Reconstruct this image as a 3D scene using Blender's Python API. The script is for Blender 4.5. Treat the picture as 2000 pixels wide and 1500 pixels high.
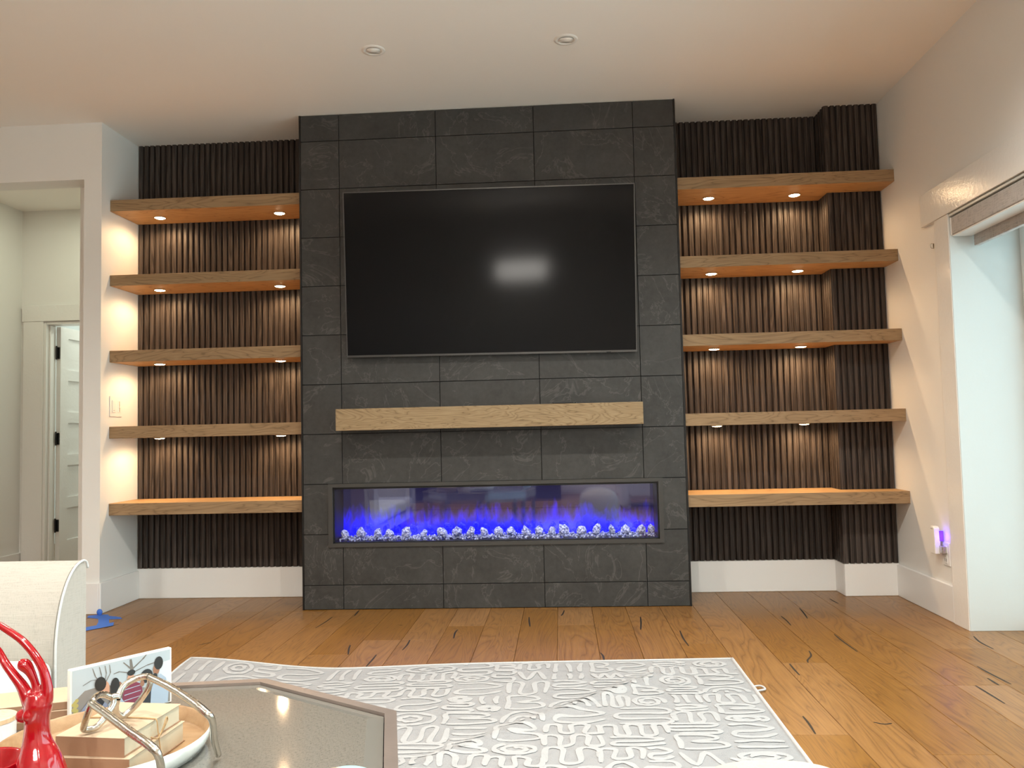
import bpy, bmesh, math, random
from mathutils import Vector, Matrix
random.seed(7)
PI = math.pi
C = bpy.context.scene.collection
for o in list(bpy.data.objects): bpy.data.objects.remove(o)

# ---------------------------------------------------------------- camera, world, exposure
cam = bpy.data.cameras.new('camera'); cam.sensor_width = 36.0; cam.lens = 28.8
cam.clip_start = 0.02
co = bpy.data.objects.new('camera', cam); C.objects.link(co)
def cam_rot(yaw, pit, rol):
    return Matrix.Rotation(yaw, 3, 'Z') @ Matrix.Rotation(pit, 3, 'X') @ Matrix.Rotation(rol, 3, 'Y')
R = cam_rot(0.0580, 0.0566, 0.0230)
M3 = Matrix((R.col[0], R.col[2], -R.col[1])).transposed()
co.matrix_world = Matrix.Translation((0.2207, -4.9662, 1.0620)) @ M3.to_4x4()
bpy.context.scene.camera = co
W = bpy.data.worlds.new('sky'); bpy.context.scene.world = W; W.use_nodes = True
bgn = W.node_tree.nodes['Background']
bgn.inputs[0].default_value = (0.64, 0.93, 1.0, 1); bgn.inputs[1].default_value = 3.6
vs = bpy.context.scene.view_settings
vs.view_transform = 'Standard'; vs.look = 'None'; vs.gamma = 1.0; vs.use_curve_mapping = False
vs.exposure = 0.25
PUCK_W, CAN_W = 5.6, 138.0
WARM = (1.0, 0.64, 0.34)
CANCOL = (1.0, 0.96, 0.87)

# ---------------------------------------------------------------- node helpers
def nt(name):
    m = bpy.data.materials.new(name); m.use_nodes = True
    t = m.node_tree; b = t.nodes['Principled BSDF']
    return m, t, b
def N(t, kind, **kw):
    n = t.nodes.new(kind)
    for k, v in kw.items():
        if k in n.inputs: n.inputs[k].default_value = v
        else: setattr(n, k, v)
    return n
def L(t, a, b): t.links.new(a, b)
def ramp(t, fac, stops):
    r = t.nodes.new('ShaderNodeValToRGB'); e = r.color_ramp.elements
    e[0].position, e[0].color = stops[0][0], (*stops[0][1], 1)
    e[1].position, e[1].color = stops[-1][0], (*stops[-1][1], 1)
    for p, c in stops[1:-1]:
        x = e.new(p); x.color = (*c, 1)
    L(t, fac, r.inputs[0]); return r.outputs[0]
def mathn(t, op, a, b=None, c=None):
    n = t.nodes.new('ShaderNodeMath'); n.operation = op
    for i, v in enumerate((a, b, c)):
        if v is None: continue
        if isinstance(v, (int, float)): n.inputs[i].default_value = v
        else: L(t, v, n.inputs[i])
    return n.outputs[0]
def coords(t, scale=(1, 1, 1), rnd=0.0):
    tc = t.nodes.new('ShaderNodeTexCoord'); mp = t.nodes.new('ShaderNodeMapping')
    mp.inputs['Scale'].default_value = scale
    src = tc.outputs['Object']
    if rnd:
        oi = t.nodes.new('ShaderNodeObjectInfo'); mm = mathn(t, 'MULTIPLY', oi.outputs['Random'], rnd)
        va = t.nodes.new('ShaderNodeVectorMath'); va.operation = 'ADD'
        L(t, src, va.inputs[0]); L(t, mm, va.inputs[1]); src = va.outputs[0]
    L(t, src, mp.inputs['Vector']); return mp.outputs[0]
def noise(t, vec, scale, detail=3, rough=0.55, dist=0.0):
    n = N(t, 'ShaderNodeTexNoise', Scale=scale, Detail=detail, Roughness=rough, Distortion=dist)
    L(t, vec, n.inputs['Vector']); return n.outputs['Fac']
def mix(t, fac, a, b, mode='MIX'):
    n = t.nodes.new('ShaderNodeMix'); n.data_type = 'RGBA'; n.blend_type = mode
    for s, v in ((n.inputs[0], fac), (n.inputs[6], a), (n.inputs[7], b)):
        if isinstance(v, (int, float)): s.default_value = v
        elif isinstance(v, tuple): s.default_value = (*v, 1)
        else: L(t, v, s)
    return n.outputs[2]
def bump(t, b, h, strength=0.3, dist=0.01):
    n = N(t, 'ShaderNodeBump', Strength=strength, Distance=dist)
    L(t, h, n.inputs['Height']); L(t, n.outputs[0], b.inputs['Normal'])
def plain(name, col, rough=0.5, metal=0.0, bumpscale=0, bs=0.1, coat=0.0, spec=0.5, var=0.0):
    m, t, b = nt(name)
    b.inputs['Base Color'].default_value = (*col, 1); b.inputs['Roughness'].default_value = rough
    b.inputs['Metallic'].default_value = metal; b.inputs['Coat Weight'].default_value = coat
    b.inputs['Specular IOR Level'].default_value = spec
    v = coords(t)
    if bumpscale: bump(t, b, noise(t, v, bumpscale, 4), bs, 0.004)
    if var:
        n = noise(t, v, 3.0, 4)
        L(t, ramp(t, n, [(0.3, tuple(c*(1-var) for c in col)), (0.7, tuple(min(1, c*(1+var)) for c in col))]), b.inputs['Base Color'])
    return m
def emit(name, col, s):
    m, t, b = nt(name)
    b.inputs['Base Color'].default_value = (*col, 1)
    b.inputs['Emission Color'].default_value = (*col, 1); b.inputs['Emission Strength'].default_value = s
    return m
def wood(name, dark, mid, light, sc, rings=9.0, fiber=(3, 90, 90), rough=0.5, rnd=13.0, tint=0.0, spec=0.4):
    m, t, b = nt(name)
    v = coords(t, sc, rnd)
    n = noise(t, v, 1.0, 3, 0.5, 0.7)
    r = mathn(t, 'PINGPONG', mathn(t, 'MULTIPLY', n, rings), 0.5)
    c1 = ramp(t, r, [(0.0, dark), (0.10, mid), (0.5, light)])
    v2 = coords(t, fiber, rnd)
    f = noise(t, v2, 1.0, 4, 0.7)
    c2 = ramp(t, f, [(0.25, tuple(x*0.75 for x in mid)), (0.75, tuple(min(1, x*1.15) for x in light))])
    c = mix(t, 0.42, c1, c2)
    if tint:
        oi = t.nodes.new('ShaderNodeObjectInfo')
        hs = N(t, 'ShaderNodeHueSaturation')
        L(t, mathn(t, 'MULTIPLY_ADD', oi.outputs['Random'], tint, 1 - tint*0.5), hs.inputs['Value'])
        L(t, mathn(t, 'MULTIPLY_ADD', oi.outputs['Random'], -tint*0.5, 1 + tint*0.25), hs.inputs['Saturation'])
        L(t, c, hs.inputs['Color']); c = hs.outputs[0]
    L(t, c, b.inputs['Base Color'])
    b.inputs['Roughness'].default_value = rough; b.inputs['Specular IOR Level'].default_value = spec
    bump(t, b, f, 0.12, 0.002)
    return m

# ---------------------------------------------------------------- materials
MAT = {}
MAT['wall'] = plain('white_wall_paint', (0.80, 0.79, 0.76), 0.6, bumpscale=60, bs=0.04)
MAT['ceiling'] = plain('ceiling_paint', (0.90, 0.87, 0.82), 0.8, bumpscale=60, bs=0.03)
MAT['trim'] = plain('semi_gloss_trim_paint', (0.82, 0.81, 0.78), 0.22, bumpscale=45, bs=0.3)
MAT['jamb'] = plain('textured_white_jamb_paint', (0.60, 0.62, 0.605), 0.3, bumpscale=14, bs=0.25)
MAT['base'] = plain('baseboard_paint', (0.80, 0.79, 0.77), 0.3)
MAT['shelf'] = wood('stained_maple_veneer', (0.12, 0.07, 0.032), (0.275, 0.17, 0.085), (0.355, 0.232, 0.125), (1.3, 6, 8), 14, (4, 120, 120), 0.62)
MAT['shelf_lit'] = wood('stained_maple_veneer_lit', (0.26, 0.13, 0.045), (0.50, 0.285, 0.115), (0.58, 0.35, 0.155), (1.3, 6, 8), 12, (4, 120, 120), 0.55)  # same shelf wood, lighter and more orange: warm puck-light bounce painted in
MAT['mantel'] = wood('burled_oak_veneer', (0.10, 0.056, 0.022), (0.265, 0.172, 0.084), (0.345, 0.245, 0.136), (2.0, 6, 8), 22, (8, 120, 120), 0.5)
MAT['plank'] = wood('oak_floor', (0.095, 0.038, 0.009), (0.205, 0.092, 0.023), (0.285, 0.137, 0.036), (5.5, 0.6, 7), 24, (130, 5, 10), 0.36, tint=0.24, rnd=31.0)
MAT['slat'] = wood('smoked_walnut_slat', (0.006, 0.005, 0.0042), (0.019, 0.0145, 0.0125), (0.098, 0.077, 0.066), (24, 24, 0.7), 9, (210, 210, 3.2), 0.45, rnd=17.0, tint=0.3, spec=0.2)
def slate():
    m, t, b = nt('charcoal_slate_tile')
    v = coords(t, (1, 1, 1), 23.0)
    a = noise(t, v, 3.5, 6, 0.62, 0.4); f = noise(t, v, 30, 6, 0.7)
    c1 = ramp(t, a, [(0.3, (0.020, 0.0197, 0.019)), (0.55, (0.035, 0.0345, 0.033)), (0.75, (0.055, 0.054, 0.052))])
    c = mix(t, 0.35, c1, ramp(t, f, [(0.3, (0.023, 0.0225, 0.021)), (0.7, (0.068, 0.066, 0.062))]))
    vein = noise(t, v, 2.2, 5, 0.6, 1.6)
    vl = mathn(t, 'ABSOLUTE', mathn(t, 'SUBTRACT', vein, 0.5))
    vf = ramp(t, vl, [(0.0, (0.30, 0.30, 0.30)), (0.012, (0.0, 0.0, 0.0))])
    c = mix(t, vf, c, (0.16, 0.15, 0.14))
    L(t, c, b.inputs['Base Color']); b.inputs['Roughness'].default_value = 0.47
    bump(t, b, f, 0.15, 0.003)
    return m
MAT['slate'] = slate()
MAT['grout'] = plain('black_grout', (0.008, 0.008, 0.008), 0.8)
MAT['black'] = plain('matt_black_metal', (0.012, 0.012, 0.012), 0.4, 0.3)
MAT['bezel'] = plain('gunmetal_bezel', (0.12, 0.12, 0.12), 0.28, 0.9)
MAT['fireframe'] = plain('charcoal_powder_coat', (0.055, 0.052, 0.048), 0.45, 0.2)
def screen():
    m, t, b = nt('television_glass')
    b.inputs['Base Color'].default_value = (0.006, 0.006, 0.007, 1); b.inputs['Roughness'].default_value = 0.10
    b.inputs['Specular IOR Level'].default_value = 0.14
    v = coords(t)
    bump(t, b, noise(t, v, 1.3, 0), 0.10, 0.03)
    return m
MAT['screen'] = screen()
MAT['lens'] = emit('warm_light_lens', (1.0, 0.78, 0.48), 55.0)
MAT['puckrim'] = plain('satin_nickel_rim', (0.6, 0.5, 0.38), 0.35, 0.7)
MAT['white_plastic'] = plain('white_plastic', (0.82, 0.80, 0.76), 0.35)
MAT['grey_plastic'] = plain('shadow_grey_plastic', (0.45, 0.43, 0.40), 0.4)
def fabric(name, col, sc=380, bs=0.35, var=0.06):
    m, t, b = nt(name)
    v = coords(t)
    w = N(t, 'ShaderNodeTexNoise', Scale=sc, Detail=2); L(t, v, w.inputs['Vector'])
    v2 = coords(t, (20, 20, 260)); v3 = coords(t, (260, 260, 20))
    a = mathn(t, 'ADD', noise(t, v2, 1.0, 2), noise(t, v3, 1.0, 2))
    L(t, ramp(t, a, [(0.75, tuple(c*(1-var) for c in col)), (1.25, tuple(min(1, c*(1+var)) for c in col))]), b.inputs['Base Color'])
    b.inputs['Roughness'].default_value = 0.9; b.inputs['Sheen Weight'].default_value = 0.25
    b.inputs['Specular IOR Level'].default_value = 0.1
    bump(t, b, a, bs, 0.002)
    return m
MAT['sofa'] = fabric('ivory_linen', (0.45, 0.425, 0.38))
MAT['cushion'] = fabric('white_linen', (0.60, 0.61, 0.60))
MAT['shade'] = fabric('grey_heather_fabric', (0.40, 0.37, 0.345), var=0.22)
MAT['pouf'] = fabric('cream_boucle', (0.50, 0.44, 0.35), 60, 0.9)
MAT['rug'] = fabric('grey_rug_weave', (0.275, 0.278, 0.288), 200, 0.5, 0.08)
MAT['rugpile'] = fabric('white_rug_pile', (0.385, 0.39, 0.40), 200, 0.5, 0.04)
MAT['rugedge'] = fabric('white_rug_binding', (0.48, 0.485, 0.49))
MAT['frame_metal'] = plain('brushed_pewter', (0.25, 0.21, 0.19), 0.42, 0.5, 90, 0.08, var=0.15)
def tabletop():
    m, t, b = nt('smoked_linen_glass')
    v = coords(t, (700, 110, 1)); v2 = coords(t, (110, 700, 1))
    a = mathn(t, 'ADD', noise(t, v, 1.0, 2), noise(t, v2, 1.0, 2))
    L(t, ramp(t, a, [(0.75, (0.085, 0.083, 0.074)), (1.3, (0.21, 0.20, 0.175))]), b.inputs['Base Color'])
    b.inputs['Roughness'].default_value = 0.5; b.inputs['Coat Weight'].default_value = 1.0
    b.inputs['Coat Roughness'].default_value = 0.06; b.inputs['Metallic'].default_value = 0.35
    return m
MAT['tabletop'] = tabletop()
MAT['bevel'] = plain('bevelled_mirror_glass', (0.27, 0.26, 0.235), 0.08, 0.4)
MAT['red'] = plain('glossy_red_glaze', (0.34, 0.002, 0.008), 0.12, coat=1.0)
MAT['silver'] = plain('hammered_silver', (0.58, 0.55, 0.49), 0.24, 1.0, 55, 0.5)
MAT['kraft'] = plain('kraft_paper', (0.30, 0.175, 0.105), 0.75, bumpscale=25, bs=0.2, var=0.08)
MAT['kraft_top'] = plain('pale_kraft_paper', (0.50, 0.38, 0.265), 0.7, bumpscale=12, bs=0.25, var=0.08)
MAT['pages'] = plain('cream_pages', (0.56, 0.49, 0.36), 0.8)
MAT['twine'] = plain('brown_twine', (0.42, 0.27, 0.13), 0.8)
MAT['pearl'] = plain('pearl_white_enamel', (0.80, 0.84, 0.82), 0.12, coat=1.0, bumpscale=14, bs=0.9)
MAT['tray_reflection'] = wood('tan_wood_reflection', (0.30, 0.17, 0.08), (0.33, 0.20, 0.10), (0.40, 0.26, 0.14), (5, 5, 14), 6)  # wood reflected in the tray's inner wall, painted as tan grain
MAT['lid'] = wood('pale_wood_lid', (0.50, 0.33, 0.18), (0.66, 0.48, 0.30), (0.74, 0.57, 0.38), (14, 40, 10), 6)
MAT['ceramic'] = plain('white_ceramic', (0.82, 0.83, 0.84), 0.25)
MAT['teal'] = plain('teal_glaze', (0.36, 0.68, 0.68), 0.3)
MAT['tape'] = plain('blue_masking_tape', (0.045, 0.15, 0.55), 0.7, var=0.15)
MAT['crack'] = plain('black_knot_filler', (0.012, 0.010, 0.008), 0.6)
MAT['darkwood'] = plain('dark_cabinet_paint', (0.03, 0.03, 0.035), 0.4)
MAT['hinge'] = plain('black_hinge_metal', (0.01, 0.01, 0.01), 0.35, 0.5)
def glass(name, tint=(1, 1, 1), refl=0.06):
    m = bpy.data.materials.new(name); m.use_nodes = True; t = m.node_tree
    for n in list(t.nodes): t.nodes.remove(n)
    o = t.nodes.new('ShaderNodeOutputMaterial'); a = t.nodes.new('ShaderNodeBsdfTransparent')
    g = t.nodes.new('ShaderNodeBsdfGlossy'); g.inputs['Roughness'].default_value = 0.0
    f = N(t, 'ShaderNodeLayerWeight', Blend=0.25); mx = t.nodes.new('ShaderNodeMixShader')
    a.inputs[0].default_value = (*tint, 1)
    L(t, mathn(t, 'MULTIPLY_ADD', f.outputs['Fresnel'], 0.6, refl), mx.inputs[0])
    L(t, a.outputs[0], mx.inputs[1]); L(t, g.outputs[0], mx.inputs[2]); L(t, mx.outputs[0], o.inputs[0])
    return m
MAT['glass'] = glass('clear_pane')
MAT['fireglass'] = glass('fireplace_pane', refl=0.03)
def flames():
    m, t, b = nt('blue_flame_screen')
    tc = t.nodes.new('ShaderNodeTexCoord'); sp = t.nodes.new('ShaderNodeSeparateXYZ')
    L(t, tc.outputs['Object'], sp.inputs[0]); z = sp.outputs[2]
    v = coords(t, (9, 1, 3.2)); n1 = noise(t, v, 1.0, 3, 0.6, 0.8)
    v2 = coords(t, (28, 1, 9)); n2 = noise(t, v2, 1.0, 2, 0.6, 0.5)
    top = mathn(t, 'MULTIPLY_ADD', n1, 0.24, mathn(t, 'MULTIPLY_ADD', n2, 0.15, -0.02))
    d = mathn(t, 'DIVIDE', mathn(t, 'SUBTRACT', top, z), 0.13)
    f = mathn(t, 'MINIMUM', mathn(t, 'MAXIMUM', d, 0.0), 1.0)
    f = mathn(t, 'POWER', f, 1.1)
    b.inputs['Base Color'].default_value = (0.10, 0.11, 0.165, 1)
    b.inputs['Metallic'].default_value = 0.9; b.inputs['Roughness'].default_value = 0.03
    L(t, ramp(t, f, [(0, (0.02, 0.015, 0.10)), (0.5, (0.02, 0.01, 0.6)), (1, (0.0, 0.0, 1.0))]), b.inputs['Emission Color'])
    L(t, mathn(t, 'MULTIPLY_ADD', f, 1.0, 0.35), b.inputs['Emission Strength'])
    return m
MAT['flame'] = flames()
def crystal():
    m, t, b = nt('crushed_crystal')
    v = coords(t, (1, 1, 1), 9.0)
    vo = N(t, 'ShaderNodeTexVoronoi', Scale=85.0); L(t, v, vo.inputs['Vector'])
    L(t, ramp(t, vo.outputs['Distance'], [(0.0, (0.95, 0.96, 1.0)), (0.45, (0.6, 0.65, 0.95)), (0.8, (0.12, 0.14, 0.35))]), b.inputs['Base Color'])
    b.inputs['Roughness'].default_value = 0.12; b.inputs['Transmission Weight'].default_value = 0.15
    bump(t, b, vo.outputs['Distance'], 0.8, 0.01)
    return m
MAT['crystal'] = crystal()
def flat(name, c, r=0.45): return plain(name, c, r)

# ---------------------------------------------------------------- mesh helpers
def mesh_obj(name, bm, mat, parent=None, loc=(0, 0, 0), smooth=False):
    me = bpy.data.meshes.new(name); bm.normal_update(); bm.to_mesh(me); bm.free()
    for m in (mat if isinstance(mat, (list, tuple)) else [mat]): me.materials.append(MAT[m] if isinstance(m, str) else m)
    if smooth:
        for p in me.polygons: p.use_smooth = True
    o = bpy.data.objects.new(name, me); C.objects.link(o); o.location = loc
    if parent: o.parent = parent
    return o
def box(bm, x0, x1, y0, y1, z0, z1, mi=0):
    vs_ = [bm.verts.new(p) for p in ((x0,y0,z0),(x1,y0,z0),(x1,y1,z0),(x0,y1,z0),(x0,y0,z1),(x1,y0,z1),(x1,y1,z1),(x0,y1,z1))]
    fs = []
    for f in ((0,3,2,1),(4,5,6,7),(0,1,5,4),(1,2,6,5),(2,3,7,6),(3,0,4,7)):
        fc = bm.faces.new([vs_[i] for i in f]); fc.material_index = mi; fs.append(fc)
    return vs_, fs
def bevel(bm, w, seg=2):
    bmesh.ops.bevel(bm, geom=list(bm.edges), offset=w, segments=seg, profile=0.5, affect='EDGES', clamp_overlap=True)
def bx(name, a, mat, parent=None, bev=0, seg=2, smooth=False):
    """box from (x0,x1,y0,y1,z0,z1) with origin at its centre"""
    x0,x1,y0,y1,z0,z1 = a; c = Vector(((x0+x1)/2,(y0+y1)/2,(z0+z1)/2))
    bm = bmesh.new(); box(bm, x0-c.x,x1-c.x,y0-c.y,y1-c.y,z0-c.z,z1-c.z)
    if bev: bevel(bm, bev, seg)
    if parent: c = c - parent.location
    return mesh_obj(name, bm, mat, parent, c, smooth)
def prism(bm, pts, axis, a0, a1, mi=0):
    """extrude 2-D polygon; axis 'x': pts are (y,z); 'y': (x,z); 'z': (x,y)"""
    def P(u, v, a): return {'x': (a,u,v), 'y': (u,a,v), 'z': (u,v,a)}[axis]
    A = [bm.verts.new(P(u,v,a0)) for u,v in pts]; B = [bm.verts.new(P(u,v,a1)) for u,v in pts]
    n = len(pts); fs = []
    fs.append(bm.faces.new(A[::-1])); fs.append(bm.faces.new(B))
    for i in range(n): fs.append(bm.faces.new((A[i],A[(i+1)%n],B[(i+1)%n],B[i])))
    for f in fs: f.material_index = mi
    bmesh.ops.recalc_face_normals(bm, faces=fs)
    return fs
def lathe(bm, prof, n=32, c=(0,0,0), mi=0, cap=True):
    rings = []
    for r, z in prof:
        rings.append([bm.verts.new((c[0]+r*math.cos(2*PI*i/n), c[1]+r*math.sin(2*PI*i/n), c[2]+z)) for i in range(n)])
    fs = []
    for a, b in zip(rings, rings[1:]):
        for i in range(n): fs.append(bm.faces.new((a[i],a[(i+1)%n],b[(i+1)%n],b[i])))
    if cap:
        fs.append(bm.faces.new(rings[0][::-1])); fs.append(bm.faces.new(rings[-1]))
    for f in fs: f.material_index = mi
    return rings
def smooth_path(pts, sub=6):
    P = [Vector(p) for p in pts]; out = []
    for i in range(len(P)-1):
        p0 = P[max(i-1,0)]; p1 = P[i]; p2 = P[i+1]; p3 = P[min(i+2,len(P)-1)]
        for k in range(sub):
            t = k/sub
            out.append(0.5*((2*p1)+(p2-p0)*t+(2*p0-5*p1+4*p2-p3)*t*t+(3*p1-p0-3*p2+p3)*t**3))
    out.append(P[-1]); return out
def tube(bm, pts, rad, n=10, sub=6, closed=False, ends=True):
    rr = rad if isinstance(rad, (list, tuple)) else [rad]*len(pts)
    if closed:
        pts = list(pts)+[pts[0]]; rr = list(rr)+[rr[0]]
    S = smooth_path(pts, sub); RR = [v.x for v in smooth_path([(r,0,0) for r in rr], sub)]
    rings = []; up = None
    for i, p in enumerate(S):
        d = (S[min(i+1,len(S)-1)]-S[max(i-1,0)]).normalized()
        if up is None: up = d.orthogonal().normalized()
        up = (up - d*up.dot(d)).normalized(); sd = d.cross(up)
        rings.append([bm.verts.new(p+(up*math.cos(2*PI*k/n)+sd*math.sin(2*PI*k/n))*RR[i]) for k in range(n)])
    for a, b in zip(rings, rings[1:]):
        for k in range(n): bm.faces.new((a[k],a[(k+1)%n],b[(k+1)%n],b[k]))
    if ends and not closed:
        bm.faces.new(rings[0][::-1]); bm.faces.new(rings[-1])
def ball(bm, c, r, s=(1,1,1), n=12):
    M = Matrix.Translation(c) @ Matrix.Diagonal((r*s[0], r*s[1], r*s[2], 1))
    bmesh.ops.create_uvsphere(bm, u_segments=n*2, v_segments=n, radius=1.0, matrix=M)
def thing(name, label, cat, loc=(0,0,0), group=None, rotz=0):
    o = bpy.data.objects.new(name, None); C.objects.link(o); o.location = loc; o.rotation_euler[2] = rotz
    o.empty_display_size = 0.05
    return tag(o, label, cat, group)
def tag(o, label, cat, group=None):
    o['label'] = label; o['category'] = cat
    if group: o['group'] = group
    return o
def struct(o, label, cat):
    o['kind'] = 'structure'; return tag(o, label, cat)
def lamp(name, kind, loc, energy, col, parent=None, **kw):
    l = bpy.data.lights.new(name, kind); l.energy = energy; l.color = col
    for k, v in kw.items(): setattr(l, k, v)
    o = bpy.data.objects.new(name, l); C.objects.link(o); o.location = loc
    if parent: o.parent = parent
    return o

# ================================================================ ROOM SHELL
CEIL = 3.068
XL, XR = -2.625, 2.266           # alcove side wall faces
YF = -0.044                      # left wall face towards the room
YB = 0.397                       # slat crests of the back wall
YW = 0.418                       # back wall face
BX0, BX1 = -1.372, 0.968         # chimney breast
# floor: sub floor + planks
fl = bx('floor', (-6.2, 3.2, -8.6, 3.4, -0.15, -0.012), 'plank'); struct(fl, 'wide oak plank floor with black filled knots', 'floor')
PW = 0.2; X0 = -0.024
def fl_child(name, bm, mat): return mesh_obj(name, bm, mat, fl, -fl.location)
pl_cache = {}
def plank(cx, y0, y1):
    w, ln = PW-0.0016, y1-y0-0.0016; key = round(ln, 3)
    if key not in pl_cache:
        bm = bmesh.new(); box(bm, -w/2, w/2, -ln/2, ln/2, -0.012, 0)
        bmesh.ops.bevel(bm, geom=[e for e in bm.edges if all(v.co.z > -0.001 for v in e.verts)], offset=0.0012, segments=1, affect='EDGES')
        o = mesh_obj('plank', bm, 'plank', fl); pl_cache[key] = o.data
    else:
        o = bpy.data.objects.new('plank', pl_cache[key]); C.objects.link(o); o.parent = fl
    o.location = Vector((cx, (y0+y1)/2, 0)) - fl.location
fixed = {6: [-1.19], 5: [-2.05], 8: [-1.516], 7: [-2.22], -3: [-0.73], -5: [-1.0], -4: [-0.73], 9: [-1.516], 10: [-0.98], 2: [-0.55, -1.9]}
for i in range(-15, 12):
    cx = X0 + PW*i + PW/2
    ys = [0.46]; js = sorted(fixed.get(i, []), reverse=True)
    y = 0.46
    for j in js:
        ys.append(j); y = j
    if not js: y = 0.46 - random.choice((0.5, 0.9, 1.3, 1.7)); ys.append(y)
    while y > -4.2:
        y -= random.choice((1.2, 1.6, 2.0)); ys.append(y)
    for a, b in zip(ys, ys[1:]): plank(cx, b, a)
bm = bmesh.new()   # boards beyond the visible strip, joined
for i in range(-31, 16):
    cx = X0 + PW*i + PW/2; y = 3.3
    while y > -8.5:
        ln = random.choice((1.2, 1.6, 2.0)); y1, y0 = y, max(y-ln, -8.5)
        y = y0
        if -15 <= i < 12 and y1 > -6.3 and y0 < 0.46:
            parts = []
            if y1 > 0.46: parts.append((0.462, y1))
            if y0 < -5.0 and y1 <= 0.46: parts.append((y0, min(y1, -6.3)))
            for a, b in parts:
                if b-a > 0.02: box(bm, cx-0.0992, cx+0.0992, a, b-0.0016, -0.012, 0)
        else: box(bm, cx-0.0992, cx+0.0992, y0, y1-0.0016, -0.012, 0)
fb = fl_child('floor_boards', bm, 'plank'); fb['kind'] = 'stuff'
cracks = [[(-1.137,-0.194),(-1.141,-0.316),(-1.156,-0.459)],[(-1.019,-0.037),(-1.013,-0.167)],[(-0.867,-0.824),(-0.854,-0.902),(-0.831,-1.002)],[(-0.58,-0.733),(-0.576,-0.833),(-0.581,-0.928)],[(-0.359,-0.526),(-0.365,-0.592),(-0.357,-0.711)],[(0.013,-0.243),(0.019,-0.363),(0.027,-0.472)],[(0.214,-0.078),(0.205,-0.169),(0.195,-0.22)],[(0.64,-0.265),(0.63,-0.402),(0.613,-0.561)],[(0.813,-0.59),(0.807,-0.737),(0.812,-0.893)],[(0.381,-0.999),(0.391,-1.062),(0.391,-1.147)],[(-0.692,-1.006),(-0.692,-1.104),(-0.695,-1.204)],[(1.82,0.168),(1.821,0.09),(1.826,0.025)],[(1.569,-0.084),(1.559,-0.191),(1.538,-0.344)],[(1.413,-0.282),(1.414,-0.376),(1.407,-0.498)],[(1.568,-0.686),(1.564,-0.819),(1.568,-1.013)],[(1.354,-0.992),(1.339,-1.074),(1.302,-1.146),(1.292,-1.188)],[(1.207,-1.203),(1.203,-1.282),(1.202,-1.373)],[(1.072,-1.867),(1.071,-1.947),(1.064,-2.043)],[(2.219,-0.751),(2.195,-0.862),(2.195,-0.984)],[(1.986,-1.259),(1.988,-1.375),(1.997,-1.508)],[(1.946,-1.424),(1.944,-1.477),(1.943,-1.519)],[(1.85,-1.522),(1.851,-1.618),(1.851,-1.739)],[(1.30,-1.93),(1.33,-1.95),(1.36,-1.94)],[(-1.62,-0.75),(-1.66,-0.80)],[(-2.35,-0.32),(-2.38,-0.42)],[(-0.70,-0.41),(-0.68,-0.412)]]
for cr in cracks:
    S = smooth_path([(x, y, 0) for x, y in cr], 5); bm = bmesh.new(); prev = None; n = len(S)
    for k, p in enumerate(S):
        d = (S[min(k+1,n-1)]-S[max(k-1,0)]).normalized(); s = Vector((-d.y, d.x, 0))
        w = 0.0046*(0.45+0.55*math.sin(PI*(k+0.6)/(n+0.2)))
        q = (bm.verts.new(p+s*w+Vector((0,0,0.0006))), bm.verts.new(p-s*w+Vector((0,0,0.0006))))
        if prev: bm.faces.new((prev[0], prev[1], q[1], q[0]))
        prev = q
    fl_child('filled_crack', bm, 'crack')

ce = bx('ceiling', (-6.2, 3.2, -8.6, 0.62, CEIL, CEIL+0.15), 'ceiling'); struct(ce, 'smooth white ceiling washed with warm light', 'ceiling')

# back wall with vertical slats
PZ0, PZ1 = 0.200, CEIL
def slat_mesh(p, zz0=PZ0, zz1=PZ1):
    h = p/2; a = p*0.335
    pts = [(-h,0.021),(h,0.021),(h,0.0185),(a+0.002,0.0185),(a,0.004),(a-0.003,0.0008),(a-0.006,0),(-a+0.006,0),(-a+0.003,0.0008),(-a,0.004),(-a-0.002,0.0185),(-h,0.0185)]
    bm = bmesh.new(); prism(bm, pts, 'z', zz0, zz1); return bm
def slats(parent, p0, p1, n, yaw=0.0):
    """row of n slats from plan point p0 to p1; crest on the line, body behind it"""
    p0 = Vector(p0); p1 = Vector(p1); pitch = (p1-p0).length/n; me = None
    d = (p1-p0).normalized()
    for i in range(n):
        q = p0 + d*pitch*(i+0.5)
        if me is None:
            o = mesh_obj('slat', slat_mesh(pitch), 'slat', parent); me = o.data
        else:
            o = bpy.data.objects.new('slat', me); C.objects.link(o); o.parent = parent
        o.location = Vector((q.x, q.y, 0)) - parent.location
        o.rotation_euler[2] = math.atan2(d.y, d.x)
wb = bx('wall_back', (XL-0.1, XR+0.2, YW, YW+0.15, 0, CEIL), 'wall'); struct(wb, 'back wall of both alcoves clad in dark vertical slats', 'wall')
slats(wb, (XL, YB), (BX0-0.002, YB), 32)
slats(wb, (BX1+0.002, YB), (1.932, YB), 25)
wc = bx('wall_corner', (1.953, XR, 0.245, YW, 0, CEIL), 'wall'); struct(wc, 'boxed out corner right of the right shelves clad in dark slats', 'wall')
slats(wc, (1.932, 0.224), (XR, 0.224), 9)
slats(wc, (1.932, YB), (1.932, 0.226), 4)
bx('corner_strip', (1.931, 1.9525, 0.388, YW-0.0005, PZ0, PZ1-0.001), 'slat', wc)
bx('corner_strip', (1.9335, 1.9525, 0.2255, 0.2445, PZ0, PZ1-0.001), 'slat', wc)

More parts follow.
